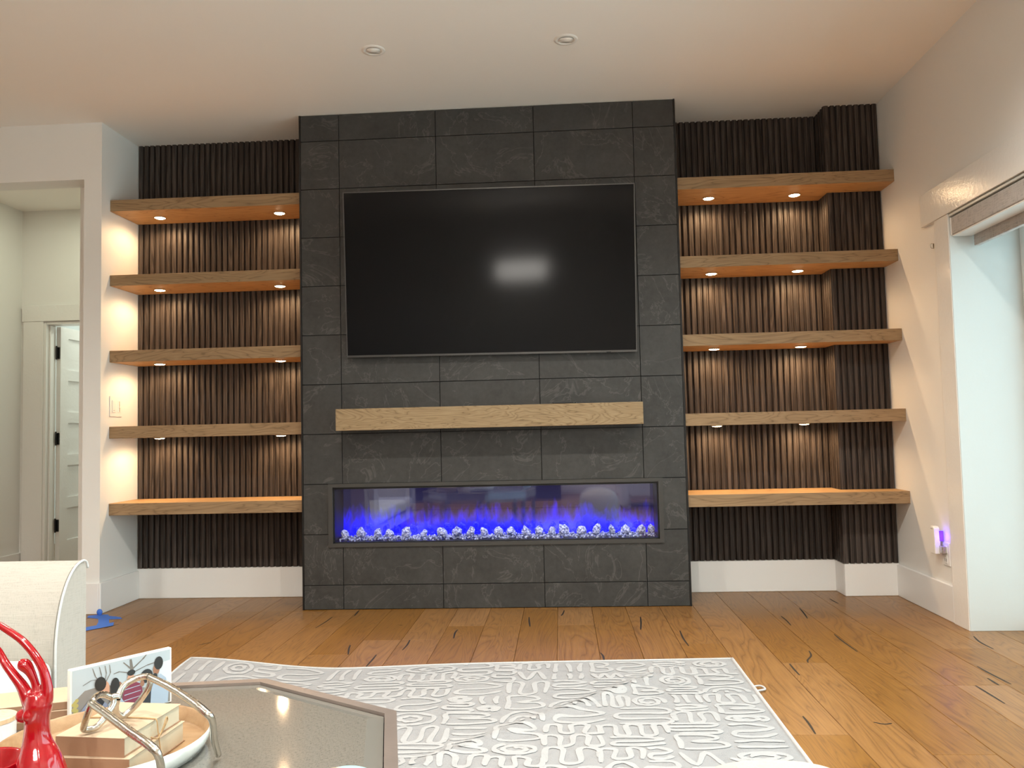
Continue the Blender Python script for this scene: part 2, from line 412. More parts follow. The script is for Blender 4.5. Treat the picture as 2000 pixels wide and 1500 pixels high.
# left wall block, hall opening and hall
bm = bmesh.new()
box(bm, -2.739, XL, YF, YW, 0, CEIL)                     # wall end between hall and alcove
box(bm, -6.2, -2.739, YF, 0.114, 2.705, CEIL)            # header over the hall opening
wl = mesh_obj('wall_left', bm, 'wall'); struct(wl, 'white wall end and header around the hall opening at left', 'wall')
HY = 1.60; HX = -4.262; HZ = 3.0
wh = bx('wall_hall', (-2.86, -2.741, 0.116, 3.3, 0, HZ), 'wall'); struct(wh, 'right hand wall of the hallway behind the alcove', 'wall')
wh2 = bx('wall_hall_left', (HX-0.1, HX, 0.116, HY, 0, HZ), 'wall'); struct(wh2, 'plain left wall of the hallway', 'wall')
bm = bmesh.new(); box(bm, -6.2, HX, YF, 0.114, 0, 2.70); wlf = mesh_obj('wall_front', bm, 'wall'); struct(wlf, 'white wall left of the hall opening', 'wall')
DX0, DX1, DZ = -4.045, -3.255, 2.045
bm = bmesh.new(); box(bm, HX-0.1, DX0, HY, HY+0.12, 0, HZ); box(bm, DX1, -2.86, HY, HY+0.12, 0, HZ); box(bm, DX0, DX1, HY, HY+0.12, DZ, HZ)
whb = mesh_obj('wall_hall_back', bm, 'wall'); struct(whb, 'far wall of the hallway around the open door', 'wall')
hc = bx('ceiling_hall', (HX-0.1, -2.74, 0.116, 3.3, HZ, HZ+0.1), 'ceiling'); struct(hc, 'hallway ceiling behind the header', 'ceiling')
bm = bmesh.new(); box(bm, -5.2, -5.1, HY+0.12, 3.3, 0, HZ); box(bm, -5.2, -2.74, 3.3, 3.4, 0, HZ); box(bm, -5.1, HX-0.1, HY+0.12, 3.3, HZ, HZ+0.1)
wf = mesh_obj('wall_far', bm, 'wall'); struct(wf, 'bright walls of the room beyond the hall door', 'wall')
# door casing
tr = bpy.data.objects.new('trim_1', None); C.objects.link(tr); tr.location = (DX0, HY, 0)
struct(tr, 'flat painted casing around the hall door', 'trim')
bx('casing_head', (-4.245, DX1+0.2, HY-0.022, HY, 2.06, 2.195), 'trim', tr, 0.002)
bx('casing_side', (-4.235, -4.062, HY-0.018, HY, 0, 2.06), 'trim', tr, 0.002)
bx('casing_side', (DX1+0.017, DX1+0.18, HY-0.018, HY, 0, 2.06), 'trim', tr, 0.002)
bx('jamb_lining', (-4.062, DX0+0.004, HY-0.008, HY+0.125, 0, 2.052), 'trim', tr, 0.002)
bx('jamb_lining', (DX0+0.006, DX1, HY-0.008, HY+0.125, DZ-0.012, 2.052), 'trim', tr, 0.002)
bx('door_stop', (DX0+0.005, DX0+0.018, HY+0.03, HY+0.075, 0, DZ-0.013), 'trim', tr, 0.002)
# open five panel door, opened 90 degrees into the room beyond
dr = bpy.data.objects.new('door_1', None); C.objects.link(dr); dr.location = (-4.03, HY+0.13, 0)
struct(dr, 'white five panel door standing open at the end of the hall', 'door')
y0, y1 = HY+0.13, HY+0.13+0.76; xa, xb = -4.04, -4.002
bm = bmesh.new()
pz = [0.22 + k*0.362 for k in range(5)]
o_ = dr.location
def dbox(a): box(bm, a[0]-o_.x, a[1]-o_.x, a[2]-o_.y, a[3]-o_.y, a[4]-o_.z, a[5]-o_.z)
dbox((xa, xb, y0, y0+0.11, 0.01, 2.03)); dbox((xa, xb, y1-0.11, y1, 0.01, 2.03))
edges = [0.01] + sum([[z, z+0.27] for z in pz], []) + [2.03]
for k in range(0, len(edges), 2): dbox((xa, xb, y0+0.11, y1-0.11, edges[k], edges[k+1]))
mesh_obj('door_frame', bm, 'trim', dr)
for z in pz: bx('panel', (xa+0.012, xb-0.012, y0+0.108, y1-0.108, z-0.002, z+0.272), 'trim', dr)
for z in (0.352, 1.08, 1.806):
    h = bx('hinge', (DX0+0.006, DX0+0.040, HY+0.118, HY+0.131, z-0.05, z+0.05), 'hinge', dr, 0.004)
    bm = bmesh.new(); tube(bm, [(DX0+0.018, HY+0.112, z-0.056), (DX0+0.018, HY+0.112, z+0.06)], 0.006, 8, 1)
    mesh_obj('hinge_pin', bm, 'hinge', h, -(dr.location + h.location))
lamp('hall_fill_lamp', 'AREA', (-3.5, 0.9, 2.98), 6, (0.93, 0.97, 0.74), shape='DISK', size=0.2)  # no fixture here, lamp added to light the hall walls
lamp('far_room_lamp', 'AREA', (-3.6, 2.6, 2.95), 17, (0.93, 1.0, 0.88), shape='DISK', size=0.5)

# right wall with the deep opening
OY0, OY1, OZ = -0.640, -5.0, 2.125
bm = bmesh.new()
box(bm, XR, XR+0.42, OY0, YW+0.15, 0, CEIL); box(bm, XR, XR+0.42, -8.6, OY1, 0, CEIL); box(bm, XR, XR+0.42, OY1, OY0, OZ, CEIL)
wr = mesh_obj('wall_right', bm, 'wall'); struct(wr, 'white right wall with a deep opening', 'wall')
tr2 = bpy.data.objects.new('trim_2', None); C.objects.link(tr2); tr2.location = (XR, OY0, 0)
struct(tr2, 'glossy white head and side casing around the right opening', 'trim')
bx('casing_head', (XR-0.022, XR-0.0005, OY1-0.2, -0.348, 2.131, 2.306), 'trim', tr2, 0.002)
bx('casing_side', (XR-0.017, XR-0.0005, OY0-0.009, -0.492, 0, 2.130), 'trim', tr2, 0.002)
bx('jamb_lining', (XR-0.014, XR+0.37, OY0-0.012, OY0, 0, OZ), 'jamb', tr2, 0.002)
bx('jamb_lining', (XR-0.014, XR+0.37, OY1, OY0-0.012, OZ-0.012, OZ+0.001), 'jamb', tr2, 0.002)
wi = bpy.data.objects.new('window_1', None); C.objects.link(wi); wi.location = (XR+0.36, -1.9, 0)
struct(wi, 'tall glazed patio opening at the right edge letting daylight in', 'window')
for a in ((OY0-0.013, OY0-0.06, 0, OZ-0.012), (OY1+0.06, OY1, 0, OZ-0.012), (-2.8, -2.86, 0.06, OZ-0.06)):
    bx('window_frame', (XR+0.335, XR+0.395, a[1], a[0], a[2], a[3]), 'white_plastic', wi, 0.003)
bx('window_frame', (XR+0.335, XR+0.395, OY1+0.06, OY0-0.06, 0, 0.06), 'white_plastic', wi, 0.003)
bx('window_frame', (XR+0.335, XR+0.395, OY1+0.06, OY0-0.06, OZ-0.072, OZ-0.012), 'white_plastic', wi, 0.003)
for a in ((-2.8, OY0-0.06), (OY1+0.06, -2.86)):
    bx('pane', (XR+0.362, XR+0.368, a[0], a[1], 0.06, OZ-0.072), 'glass', wi)
# rear of the room (seen only in reflections)
wre = bx('wall_rear', (-6.2, 2.6, -8.7, -8.5, 0, CEIL), 'wall'); struct(wre, 'plain white rear wall of the room', 'wall')
ws = bx('wall_side', (-6.3, -6.2, -8.6, 0.1, 0, CEIL), 'wall'); struct(ws, 'plain white far left wall of the room', 'wall')

# baseboards
def base(name, a, label): o = bx(name, a, 'base', None, 0.003, 1); struct(o, label, 'baseboard'); return o
base('baseboard_left', (XL, BX0-0.001, 0.402, YW, 0, 0.198), 'white baseboard under the left slats')
base('baseboard_right', (BX1+0.001, 1.952, 0.402, YW, 0, 0.198), 'white baseboard under the right slats')
base('baseboard_corner', (1.937, XR, 0.229, 0.244, 0, 0.198), 'white baseboard around the boxed out corner')
base('baseboard_corner_side', (1.937, 1.952, 0.244, 0.402, 0, 0.198), 'return of the baseboard on the boxed out corner')
base('baseboard_side_left', (XL, XL+0.016, YF-0.016, 0.402, 0, 0.188), 'white baseboard on the left alcove side wall')
base('baseboard_end', (-2.739, XL, YF-0.016, YF, 0, 0.188), 'white baseboard on the wall end beside the hall')
base('baseboard_side_right', (XR-0.016, XR, -0.491, 0.229, 0, 0.192), 'white baseboard on the right wall up to the casing')
base('baseboard_hall', (HX, HX+0.015, 0.2, HY, 0, 0.15), 'white baseboard along the left hallway wall')

# ================================================================ CHIMNEY BREAST
FX0, FX1, FZ0, FZ1 = -1.180, 0.793, 0.399, 0.738    # opening of the fire
bm = bmesh.new()
yc = 0.012
box(bm, BX0+0.004, FX0, yc, YW, 0, CEIL); box(bm, FX1, BX1-0.004, yc, YW, 0, CEIL)
box(bm, FX0, FX1, yc, YW, 0, FZ0); box(bm, FX0, FX1, yc, YW, FZ1, CEIL); box(bm, FX0, FX1, 0.30, YW, FZ0, FZ1)
wfp = mesh_obj('wall_fireplace', bm, 'grout'); struct(wfp, 'chimney breast clad in large charcoal slate tiles', 'wall')
xs = [-1.364, -1.1193, -0.5093, 0.1007, 0.7107, 0.960]
zs = [0.002, 0.1478] + [0.1478+0.3057*k for k in range(1, 10)] + [CEIL-0.001]
G = 0.0022
HO = (-1.19, 0.803, 0.389, 0.748)
def tile(x0, x1, z0, z1):
    x0 += G; x1 -= G; z0 += G; z1 -= G
    hx0, hx1, hz0, hz1 = HO
    ov = x0 < hx1 and x1 > hx0 and z0 < hz1 and z1 > hz0
    if not ov: pts = [(x0,z0),(x1,z0),(x1,z1),(x0,z1)]
    else:
        if x0 >= hx0 and x1 <= hx1:
            a, b = (z0, hz0) if z0 < hz0 else (hz1, z1)
            if b-a < 0.006: return
            pts = [(x0,a),(x1,a),(x1,b),(x0,b)]
        elif x0 < hx0:
            if z0 < hz0: pts = [(x0,z0),(x1,z0),(x1,hz0),(hx0,hz0),(hx0,z1),(x0,z1)]
            elif z1 > hz1+0.004: pts = [(x0,z0),(hx0,z0),(hx0,hz1),(x1,hz1),(x1,z1),(x0,z1)]
            else: pts = [(x0,z0),(hx0,z0),(hx0,z1),(x0,z1)]
        else:
            if z0 < hz0: pts = [(x0,z0),(x1,z0),(x1,z1),(hx1,z1),(hx1,hz0),(x0,hz0)]
            elif z1 > hz1+0.004: pts = [(hx1,z0),(x1,z0),(x1,z1),(x0,z1),(x0,hz1),(hx1,hz1)]
            else: pts = [(hx1,z0),(x1,z0),(x1,z1),(hx1,z1)]
    cx = (pts[0][0]+pts[2][0])/2; cz = (z0+z1)/2
    bm = bmesh.new(); prism(bm, [(u-cx, v-cz) for u, v in pts], 'y', 0.0, 0.011)
    mesh_obj('tile', bm, 'slate', wfp, (cx, random.uniform(-0.0006, 0.0004), cz))
for i in range(5):
    for k in range(len(zs)-1): tile(xs[i], xs[i+1], zs[k], zs[k+1])
bx('edge_trim', (BX0-0.001, BX0+0.009, -0.003, 0.05, 0, CEIL-0.001), 'black', wfp)
bx('edge_trim', (BX1-0.009, BX1+0.001, -0.003, 0.05, 0, CEIL-0.001), 'black', wfp)

# ---- linear electric fireplace
fp = thing('electric_fireplace', 'long linear electric fireplace with blue flames set in the slate tiles', 'fireplace', (-0.194, 0.0, 0.376))
def fpx(name, a, mat, parent=fp, **k): return bx(name, a, mat, parent, **k)
fx0, fx1, fz0, fz1 = -1.207, 0.819, 0.376, 0.760
bm = bmesh.new(); o_ = fp.location
def fb_(a): box(bm, a[0]-o_.x, a[1]-o_.x, a[2]-o_.y, a[3]-o_.y, a[4]-o_.z, a[5]-o_.z)
fb_((fx0, fx1, -0.012, 0.004, fz0, FZ0)); fb_((fx0, fx1, -0.012, 0.004, FZ1, fz1)); fb_((fx0, FX0, -0.012, 0.004, FZ0, FZ1)); fb_((FX1, fx1, -0.012, 0.004, FZ0, FZ1))
mesh_obj('frame', bm, 'fireframe', fp)
bm = bmesh.new()
fb_((FX0+0.001, FX1-0.001, 0.004, 0.22, FZ1-0.012, FZ1-0.002)); fb_((FX0+0.001, FX0+0.008, 0.004, 0.22, FZ0, FZ1-0.012)); fb_((FX1-0.008, FX1-0.001, 0.004, 0.22, FZ0, FZ1-0.012))
fb_((FX0+0.001, FX1-0.001, 0.004, 0.22, FZ0, FZ0+0.006))
mesh_obj('firebox', bm, 'black', fp)
bm = bmesh.new(); box(bm, FX0+0.009, FX1-0.009, 0.0, 0.006, 0, 0.31)
fs_ = mesh_obj('flame_screen', bm, 'flame', fp, Vector((0, 0.205, FZ0+0.014)) - fp.location); fs_['label'] = 'mirrored back screen with blue flames'
bx('glass_pane', (FX0+0.002, FX1-0.002, 0.020, 0.024, FZ0+0.007, FZ1-0.013), 'fireglass', fp)
bm = bmesh.new()
for k in range(1500):
    c = (random.uniform(FX0+0.02, FX1-0.02), random.uniform(0.03, 0.19), FZ0+0.008+random.uniform(0, 0.016))
    s = random.uniform(0.004, 0.009)
    M = Matrix.Translation(Vector(c)-fp.location) @ Matrix.Rotation(random.uniform(0, 6), 4, random.choice('XYZ')) @ Matrix.Diagonal((s, s*random.uniform(.6, 1.2), s*.8, 1))
    bmesh.ops.create_icosphere(bm, subdivisions=1, radius=1, matrix=M)
eb = mesh_obj('glass_ember_bed', bm, 'crystal', fp); eb['kind'] = 'stuff'
lamp('crystal_fill_light', 'AREA', Vector(((FX0+FX1)/2, 0.05, FZ1-0.02)) - fp.location, 4.0, (0.58, 0.63, 1.0), fp, shape='RECTANGLE', size=1.9, size_y=0.03)  # unseen lamp added under the top lip to brighten the crystals
# crystals
px_cr = [(-1.125,.055,.9),(-1.03,.07,1),(-0.925,.065,.75),(-0.85,.055,.9),(-0.745,.07,1),(-0.64,.05,.75),(-0.525,.06,1.15),(-0.435,.065,1.1),(-0.345,.07,.85),(-0.265,.06,.8),(-0.175,.065,.95),(-0.10,.06,.9),(-0.005,.065,1),(0.07,.06,.9),(0.15,.06,.75),(0.225,.07,1),(0.33,.06,1.05),(0.42,.07,.9),(0.515,.065,.7),(0.60,.06,1),(0.69,.06,.95),(0.755,.065,.7)]
ordn = ['leftmost','second','third','fourth','fifth','sixth','seventh','eighth','ninth','tenth','eleventh']
for k, (x, h, w) in enumerate(px_cr):
    bm = bmesh.new(); bmesh.ops.create_icosphere(bm, subdivisions=2, radius=1.0)
    rr = random.Random(k)
    for v in bm.verts:
        f = 0.78 + 0.42*rr.random(); v.co *= f
        v.co.x *= 0.030*w; v.co.y *= 0.026; v.co.z *= h*0.5*(1.1 if v.co.z > 0 else .8)
        v.co.x += v.co.z*rr.uniform(-.1, .1) + 0.25*(k % 3-1)*max(v.co.z, 0)
    o = mesh_obj('crystal_chunk', bm, 'crystal', None, (x, 0.075 + 0.02*(k % 2), FZ0+0.016+h*0.42))
    if k < 11: w_ = ('leftmost' if k == 0 else ordn[k]+' from the left')
    else: w_ = ('rightmost' if k == 21 else ordn[21-k]+' from the right')
    tag(o, 'clear crushed crystal chunk on the ember bed, %s in the row' % w_, 'crystal', 'crystal chunks in the fireplace')

# ---- mantel shelf and the thin black box on it
mt = bx('mantel_shelf', (-1.103, 0.699, -0.2, -0.002, 1.083, 1.211), 'mantel', None, 0.002)
tag(mt, 'thick burled oak mantel beam on the slate tiles under the television', 'mantel')
rm = thing('streaming_box', 'thin flat black media box lying on top of the oak mantel', 'media box', (0.245, -0.13, 1.211))
bx('box_body', (0.176, 0.315, -0.17, -0.06, 1.2112, 1.2225), 'black', rm, 0.004)
bx('status_light', (0.30, 0.305, -0.1712, -0.169, 1.215, 1.219), 'bezel', rm)

# ---- television
tv = thing('television', 'large black flat screen television tilted forward above the oak mantel', 'television', (-0.1855, -0.10, 2.0195))
tw, th = 0.878, 0.500
bx_tv = []
def tvbox(name, a, mat, **k):
    x0,x1,y0_,y1_,z0,z1 = a; bm = bmesh.new(); box(bm, x0,x1,y0_,y1_,z0,z1)
    if k.get('bev'): bevel(bm, k['bev'], 2)
    return mesh_obj(name, bm, mat, tv)
tvbox('back_cover', (-tw+0.004, tw-0.004, 0.006, 0.045, -th+0.004, th-0.004), 'black', bev=0.004)
bm = bmesh.new()
for a in ((-tw, tw, -0.006, 0.02, -th, -th+0.012), (-tw, tw, -0.006, 0.02, th-0.006, th), (-tw, -tw+0.006, -0.006, 0.02, -th+0.012, th-0.006), (tw-0.006, tw, -0.006, 0.02, -th+0.012, th-0.006)): box(bm, *a)
mesh_obj('bezel', bm, 'bezel', tv)
bm = bmesh.new(); nx, nz = 40, 24
tvbox('screen', (-tw+0.006, tw-0.006, -0.003, 0.004, -th+0.012, th-0.006), 'screen')
tvbox('sensor_bar', (0.695, 0.722, -0.0075, -0.002, -th-0.004, -th+0.004), 'black')
tvbox('wall_bracket', (-0.3, 0.3, 0.045, 0.075, -0.15, 0.12), 'black')
tv.rotation_euler = (math.radians(5.0), math.radians(0.45), 0)

# ================================================================ SHELVES
left_z = [(2.5215, 2.5947), (2.0392, 2.1088), (1.5512, 1.6246), (1.0682, 1.1435), (0.5866, 0.6605)]
right_z = [(2.5086, 2.5817), (2.0248, 2.0952), (1.5471, 1.6159), (1.0649, 1.1384), (0.5795, 0.6511)]
posn = ['topmost', 'second from the top', 'middle', 'second from the bottom', 'lowest']
extra = ['two glowing lights under it, slats and ceiling above', 'two glowing lights under it', 'two glowing lights under it', 'its own lights hidden from view', 'no lights, lit bright on top']
def puck_bounce_tone(o):  # gives tops and undersides the colour painted for bounced puck light
    o.data.materials.append(MAT['shelf_lit'])
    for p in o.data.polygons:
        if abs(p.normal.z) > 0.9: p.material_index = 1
def puck(parent, x, y, zb):
    o0 = Vector(parent.location)
    bm = bmesh.new(); lathe(bm, [(0.030, 0.0), (0.036, -0.001), (0.0365, -0.005), (0.034, -0.006), (0.0325, -0.004)], 28, cap=False)
    p = mesh_obj('puck_light', bm, 'puckrim', parent, Vector((x, y, zb)) - o0)
    bm = bmesh.new(); lathe(bm, [(0.033, -0.004), (0.026, -0.0078), (0.012, -0.0097), (0.002, -0.010)], 28)
    l = mesh_obj('lens', bm, 'lens', p, smooth=True); l['label'] = 'glowing warm lens'
    s = lamp('puck_lamp', 'SPOT', (0, 0, -0.022), PUCK_W, WARM, p, spot_size=math.radians(172), spot_blend=0.45, shadow_soft_size=0.016)
GS = 'oak floating shelves'
for k, (zb, zt) in enumerate(left_z):
    s = thing('floating_shelf', 'left alcove oak floating shelf, %s, %s' % (posn[k], extra[k]), 'shelf', ((XL+BX0)/2, 0.2, zb), GS)
    puck_bounce_tone(bx('board', (XL+0.0005, BX0-0.0015, 0.0534, YB+0.0005, zb, zt), 'shelf', s, 0.0015, 1))
    if k < 4:
        for x in (-2.387, -1.582): puck(s, x, 0.235, zb)
for k, (zb, zt) in enumerate(right_z):
    s = thing('floating_shelf', 'right alcove oak floating shelf, %s, %s' % (posn[k], extra[k]), 'shelf', ((XR+BX1)/2, 0.2, zb), GS)
    yf = 0.0217; pts = [(BX1+0.0015, yf), (XR-0.0005, yf), (XR-0.0005, 0.2242), (1.9318, 0.2242), (1.9318, YB+0.0005), (BX1+0.0015, YB+0.0005)]
    bm = bmesh.new(); lx, ly = s.location.x, s.location.y
    prism(bm, [(u-lx, v-ly) for u, v in pts], 'z', 0, zt-zb); puck_bounce_tone(mesh_obj('board', bm, 'shelf', s))
    if k < 4:
        for x in (1.197, 1.733): puck(s, x, 0.235, zb)

# ================================================================ WALL FITTINGS
sw = thing('light_switch', 'white double light switch plate on the left alcove side wall', 'light switch', (XL, 0.125, 1.273))
bx('plate', (XL, XL+0.006, 0.055, 0.196, 1.208, 1.338), 'white_plastic', sw, 0.002)
bx('rocker', (XL+0.006, XL+0.011, 0.075, 0.112, 1.235, 1.312), 'white_plastic', sw, 0.0015)
bx('indicator', (XL+0.011, XL+0.012, 0.084, 0.100, 1.246, 1.249), 'grey_plastic', sw)
bx('slider_track', (XL+0.006, XL+0.0085, 0.143, 0.176, 1.235, 1.312), 'white_plastic', sw, 0.001)
bx('slider_slot', (XL+0.0085, XL+0.0092, 0.155, 0.164, 1.24, 1.307), 'grey_plastic', sw)
bx('slider_knob', (XL+0.0085, XL+0.014, 0.152, 0.170, 1.262, 1.274), 'white_plastic', sw, 0.001)
ol = thing('wall_outlet', 'white double socket plate low on the right wall', 'outlet', (XR, -0.41, 0.345))
bx('plate', (XR-0.005, XR, -0.45, -0.37, 0.287, 0.410), 'white_plastic', ol, 0.002)
for z in (0.318, 0.372):
    f = bx('socket', (XR-0.008, XR-0.005, -0.428, -0.392, z-0.019, z+0.019), 'white_plastic', ol, 0.003)
    for dy in (-0.008, 0.008): bx('slot', (XR-0.0086, XR-0.0078, -0.41+dy-0.0015, -0.41+dy+0.0015, z-0.008, z+0.008), 'hinge', f).location = Vector((XR-0.0082, -0.41+dy, z)) - ol.location - f.location
nl = thing('plug_in_night_light', 'white plug in night light glowing violet blue above the right wall socket', 'night light', (XR-0.03, -0.36, 0.42))
bm = bmesh.new(); prism(bm, [(-0.028,-0.075),(0.028,-0.075),(0.034,-0.03),(0.026,0.03),(0.026,0.062),(0.016,0.072),(-0.016,0.072),(-0.026,0.062),(-0.03,0.0)], 'x', -0.022, 0.008); bevel(bm, 0.003, 1)
mesh_obj('body', bm, 'white_plastic', nl)
bx('lamp_window', (XR-0.026, XR-0.006, -0.394, -0.386, 0.415, 0.47), emit('violet_led', (0.09, 0.02, 1.0), 1.6), nl, 0.002)
bx('plug', (XR-0.03, XR-0.0088, -0.425, -0.382, 0.352, 0.392), 'silver', nl, 0.003)
bx('vent', (XR-0.0526, XR-0.0515, -0.372, -0.348, 0.476, 0.481), 'grey_plastic', nl)
lamp('night_light_lamp', 'POINT', Vector((XR-0.022, -0.415, 0.44)) - nl.location, 0.16, (0.10, 0.03, 1.0), nl, shadow_soft_size=0.008)
hk = thing('cord_hook', 'tiny metal cord hook high on the right wall beside the casing', 'hook', (XR-0.018, -0.481, 2.0))
bm = bmesh.new(); tube(bm, [(0.0,0,0.012),(-0.012,0,0.012),(-0.016,0,0.0),(-0.010,0,-0.012),(0.0,0,-0.010)], 0.0022, 8, 4); mesh_obj('hook_wire', bm, 'silver', hk, smooth=True)
bx('screw_plate', (XR-0.0185, XR-0.0168, -0.487, -0.475, 1.986, 2.014), 'silver', hk)
pg = thing('power_plug', 'small white cable plug low in the left alcove beside the slate tiles', 'plug', (-1.40, 0.37, 0.41))
bm = bmesh.new(); prism(bm, [(-0.018,-0.024),(0.012,-0.028),(0.012,0.026),(-0.010,0.028),(-0.020,0.016)], 'y', -0.014, 0.02); bevel(bm, 0.004, 2)
mesh_obj('plug_body', bm, 'white_plastic', pg)
bm = bmesh.new(); tube(bm, [(0.014,-0.02,0.0),(-0.01,-0.022,0.0),(-0.03,-0.01,0.012),(-0.05,0.008,0.03)], 0.003, 8, 4); mesh_obj('cable', bm, 'hinge', pg, smooth=True)

# roller shade
rs = thing('roller_shade', 'grey heather fabric roller shade cassette at the top of the right opening', 'roller shade', (XR+0.05, -1.9, 2.06))
bx('cassette', (XR-0.008, XR+0.10, OY1+0.01, -0.664, 2.016, 2.108), 'shade', rs, 0.006)
bx('end_cap', (XR-0.009, XR+0.10, -0.6635, -0.655, 2.014, 2.109), 'white_plastic', rs, 0.003)
bx('bottom_rail', (XR-0.004, XR+0.095, OY1+0.01, -0.665, 2.008, 2.0155), 'white_plastic', rs, 0.002)
bx('hem_bar', (XR+0.10, XR+0.128, OY1+0.01, -0.668, 1.955, 2.03), 'shade', rs, 0.004)

# ceiling can lights
def can(x, y, label, on, rot, gimbal=True):
    c = thing('recessed_light', label, 'ceiling light', (x, y, CEIL), 'recessed ceiling lights')
    bm = bmesh.new(); lathe(bm, [(0.040, 0.02), (0.041, -0.004), (0.046, -0.0065), (0.058, -0.005), (0.062, 0.0)], 40, cap=False); mesh_obj('trim_ring', bm, 'white_plastic', c, smooth=True)
    bm = bmesh.new(); lathe(bm, [(0.0398, 0.004), (0.034, -0.004), (0.02, -0.011), (0.004, -0.014)], 32); g = mesh_obj('eyeball', bm, 'white_plastic', c, smooth=True)
    g.rotation_euler = (rot[0], 0, rot[1])
    bm = bmesh.new(); lathe(bm, [(0.0005, 0), (0.032, 0)], 28, cap=False)
    for v in list(bm.verts): v.co.z = -0.0148
    bmesh.ops.scale(bm, vec=(1, .42, 1), verts=bm.verts); bmesh.ops.translate(bm, vec=(0, 0.004, 0), verts=bm.verts)
    mesh_obj('aperture', bm, 'lens' if on else 'grey_plastic', g)
    if on: lamp('can_lamp', 'SPOT', (0, 0, -0.03), CAN_W, CANCOL, c, spot_size=math.radians(150), spot_blend=0.9, shadow_soft_size=0.045)
can(-0.707, -0.826, 'left of the two white gimbal ceiling lights, unlit, in front of the fireplace', False, (0.25, 0.2))
can(0.300, -0.837, 'right of the two white gimbal ceiling lights, unlit, in front of the fireplace', False, (0.3, 0.0))
for nx_, (x, y) in enumerate([(-3.6, -2.6), (-0.7, -2.43), (0.3, -2.43), (1.5, -2.43), (-2.2, -4.6), (0.3, -4.6), (-4.2, -3.5), (-0.8, -6.6), (1.3, -6.6)]):  # cans behind the front row are unseen, added for ambient light
    can(x, y, 'lit ceiling light above the sofa area, %s' % ['far left of the front row', 'second of the front row', 'third of the front row', 'right end of the front row', 'left of the middle row, added for ambient light', 'right of the middle row, added for ambient light', 'over the left side, added for ambient light', 'left of the rear pair, added for ambient light', 'right of the rear pair, added for ambient light'][nx_], True, (0, 0))
# pendant behind the camera, the bright glow mirrored in the television
pd = thing('pendant_lamp', 'white glowing drum pendant lamp hanging behind the camera', 'pendant lamp', (-0.25, -6.2, 2.16))
bm = bmesh.new(); lathe(bm, [(0.34, -0.11), (0.34, 0.11)], 40); mesh_obj('shade', bm, emit('pendant_glow', (1.0, 0.95, 0.88), 24.0), pd, smooth=False)
bm = bmesh.new(); tube(bm, [(0,0,0.09),(0,0,CEIL-2.16)], 0.008, 8, 1); mesh_obj('stem', bm, 'bezel', pd)

# ================================================================ RUG
RX0, RX1, RY1, RY0 = -1.50, 0.968, -1.200, -4.3
def rug_h(x, y):
    # fold running diagonally, and the lifted far left corner
    ax, ay, bx_, by_ = 0.005, -2.047, 0.62, -1.41
    dx, dy = bx_-ax, by_-ay; ln = math.hypot(dx, dy); ux, uy = dx/ln, dy/ln
    s = (x-ax)*ux + (y-ay)*uy; d = -(x-ax)*uy + (y-ay)*ux
    fade = max(0, min(1, (s+0.9)/0.9))*max(0, min(1, (ln+0.15-s)/0.35))
    h = 0.015*fade*math.exp(-(d/0.035)**2)
    c = max(0, 1-math.hypot((x-RX0)/0.75, (y-RY1)/0.5)); h += 0.045*c*c*(3-2*c)
    return h
def rug_xy(x, y):
    # far edge bows slightly: right end further away than the middle
    t = (x-RX0)/(RX1-RX0); w = max(0, min(1, (y+2.4)/1.2))
    return x, y + w*(0.055*max(0, t-0.35)/0.65 - 0.055*math.exp(-((t-0.22)/0.2)**2)*1.0 - 0.02*(1-t))
ZR = 0.009
rg = bpy.data.objects.new('area_rug', None); C.objects.link(rg); rg.location = (-0.27, -2.7, 0)
tag(rg, 'pale grey rug with white squiggle pattern lying on the oak floor', 'rug')
bm = bmesh.new(); nx, ny = 90, 110; grid = []
for j in range(ny+1):
    row = []
    for i in range(nx+1):
        x = RX0+(RX1-RX0)*i/nx; y = RY1+(RY0-RY1)*j/ny; X, Y = rug_xy(x, y)
        row.append(bm.verts.new((X+0.27, Y+2.7, ZR+rug_h(x, y))))
    grid.append(row)
for j in range(ny):
    for i in range(nx): bm.faces.new((grid[j][i], grid[j+1][i], grid[j+1][i+1], grid[j][i+1]))
ed = bmesh.ops.extrude_edge_only(bm, edges=[e for e in bm.edges if e.is_boundary])
for v in [g for g in ed['geom'] if isinstance(g, bmesh.types.BMVert)]: v.co.z -= 0.0085
mesh_obj('rug_body', bm, 'rug', rg, smooth=True)
bm = bmesh.new()
def edge_pts(f, n): 
    out = []
    for k in range(n+1):
        x, y = f(k/n); X, Y = rug_xy(x, y); out.append((X+0.27, Y+2.7, ZR+rug_h(x, y)-0.001))
    return out
tube(bm, edge_pts(lambda t: (RX1, RY1+(RY0-RY1)*t), 30), 0.0068, 8, 2)
tube(bm, edge_pts(lambda t: (RX0+(RX1-RX0)*t, RY1), 40), 0.0055, 8, 2)
tube(bm, edge_pts(lambda t: (RX0, RY1+(RY0-RY1)*t), 30), 0.0055, 8, 2)
mesh_obj('edge_binding', bm, 'rugedge', rg, smooth=True)
bm = bmesh.new(); tube(bm, [(RX1+0.27, -1.545+2.7, 0.008), (RX1+0.30, -1.55+2.7, 0.012), (RX1+0.31, -1.58+2.7, 0.008), (RX1+0.275, -1.60+2.7, 0.008)], 0.004, 6, 4); mesh_obj('care_loop', bm, 'rugedge', rg, smooth=True)
bm = bmesh.new()
zi = [0]
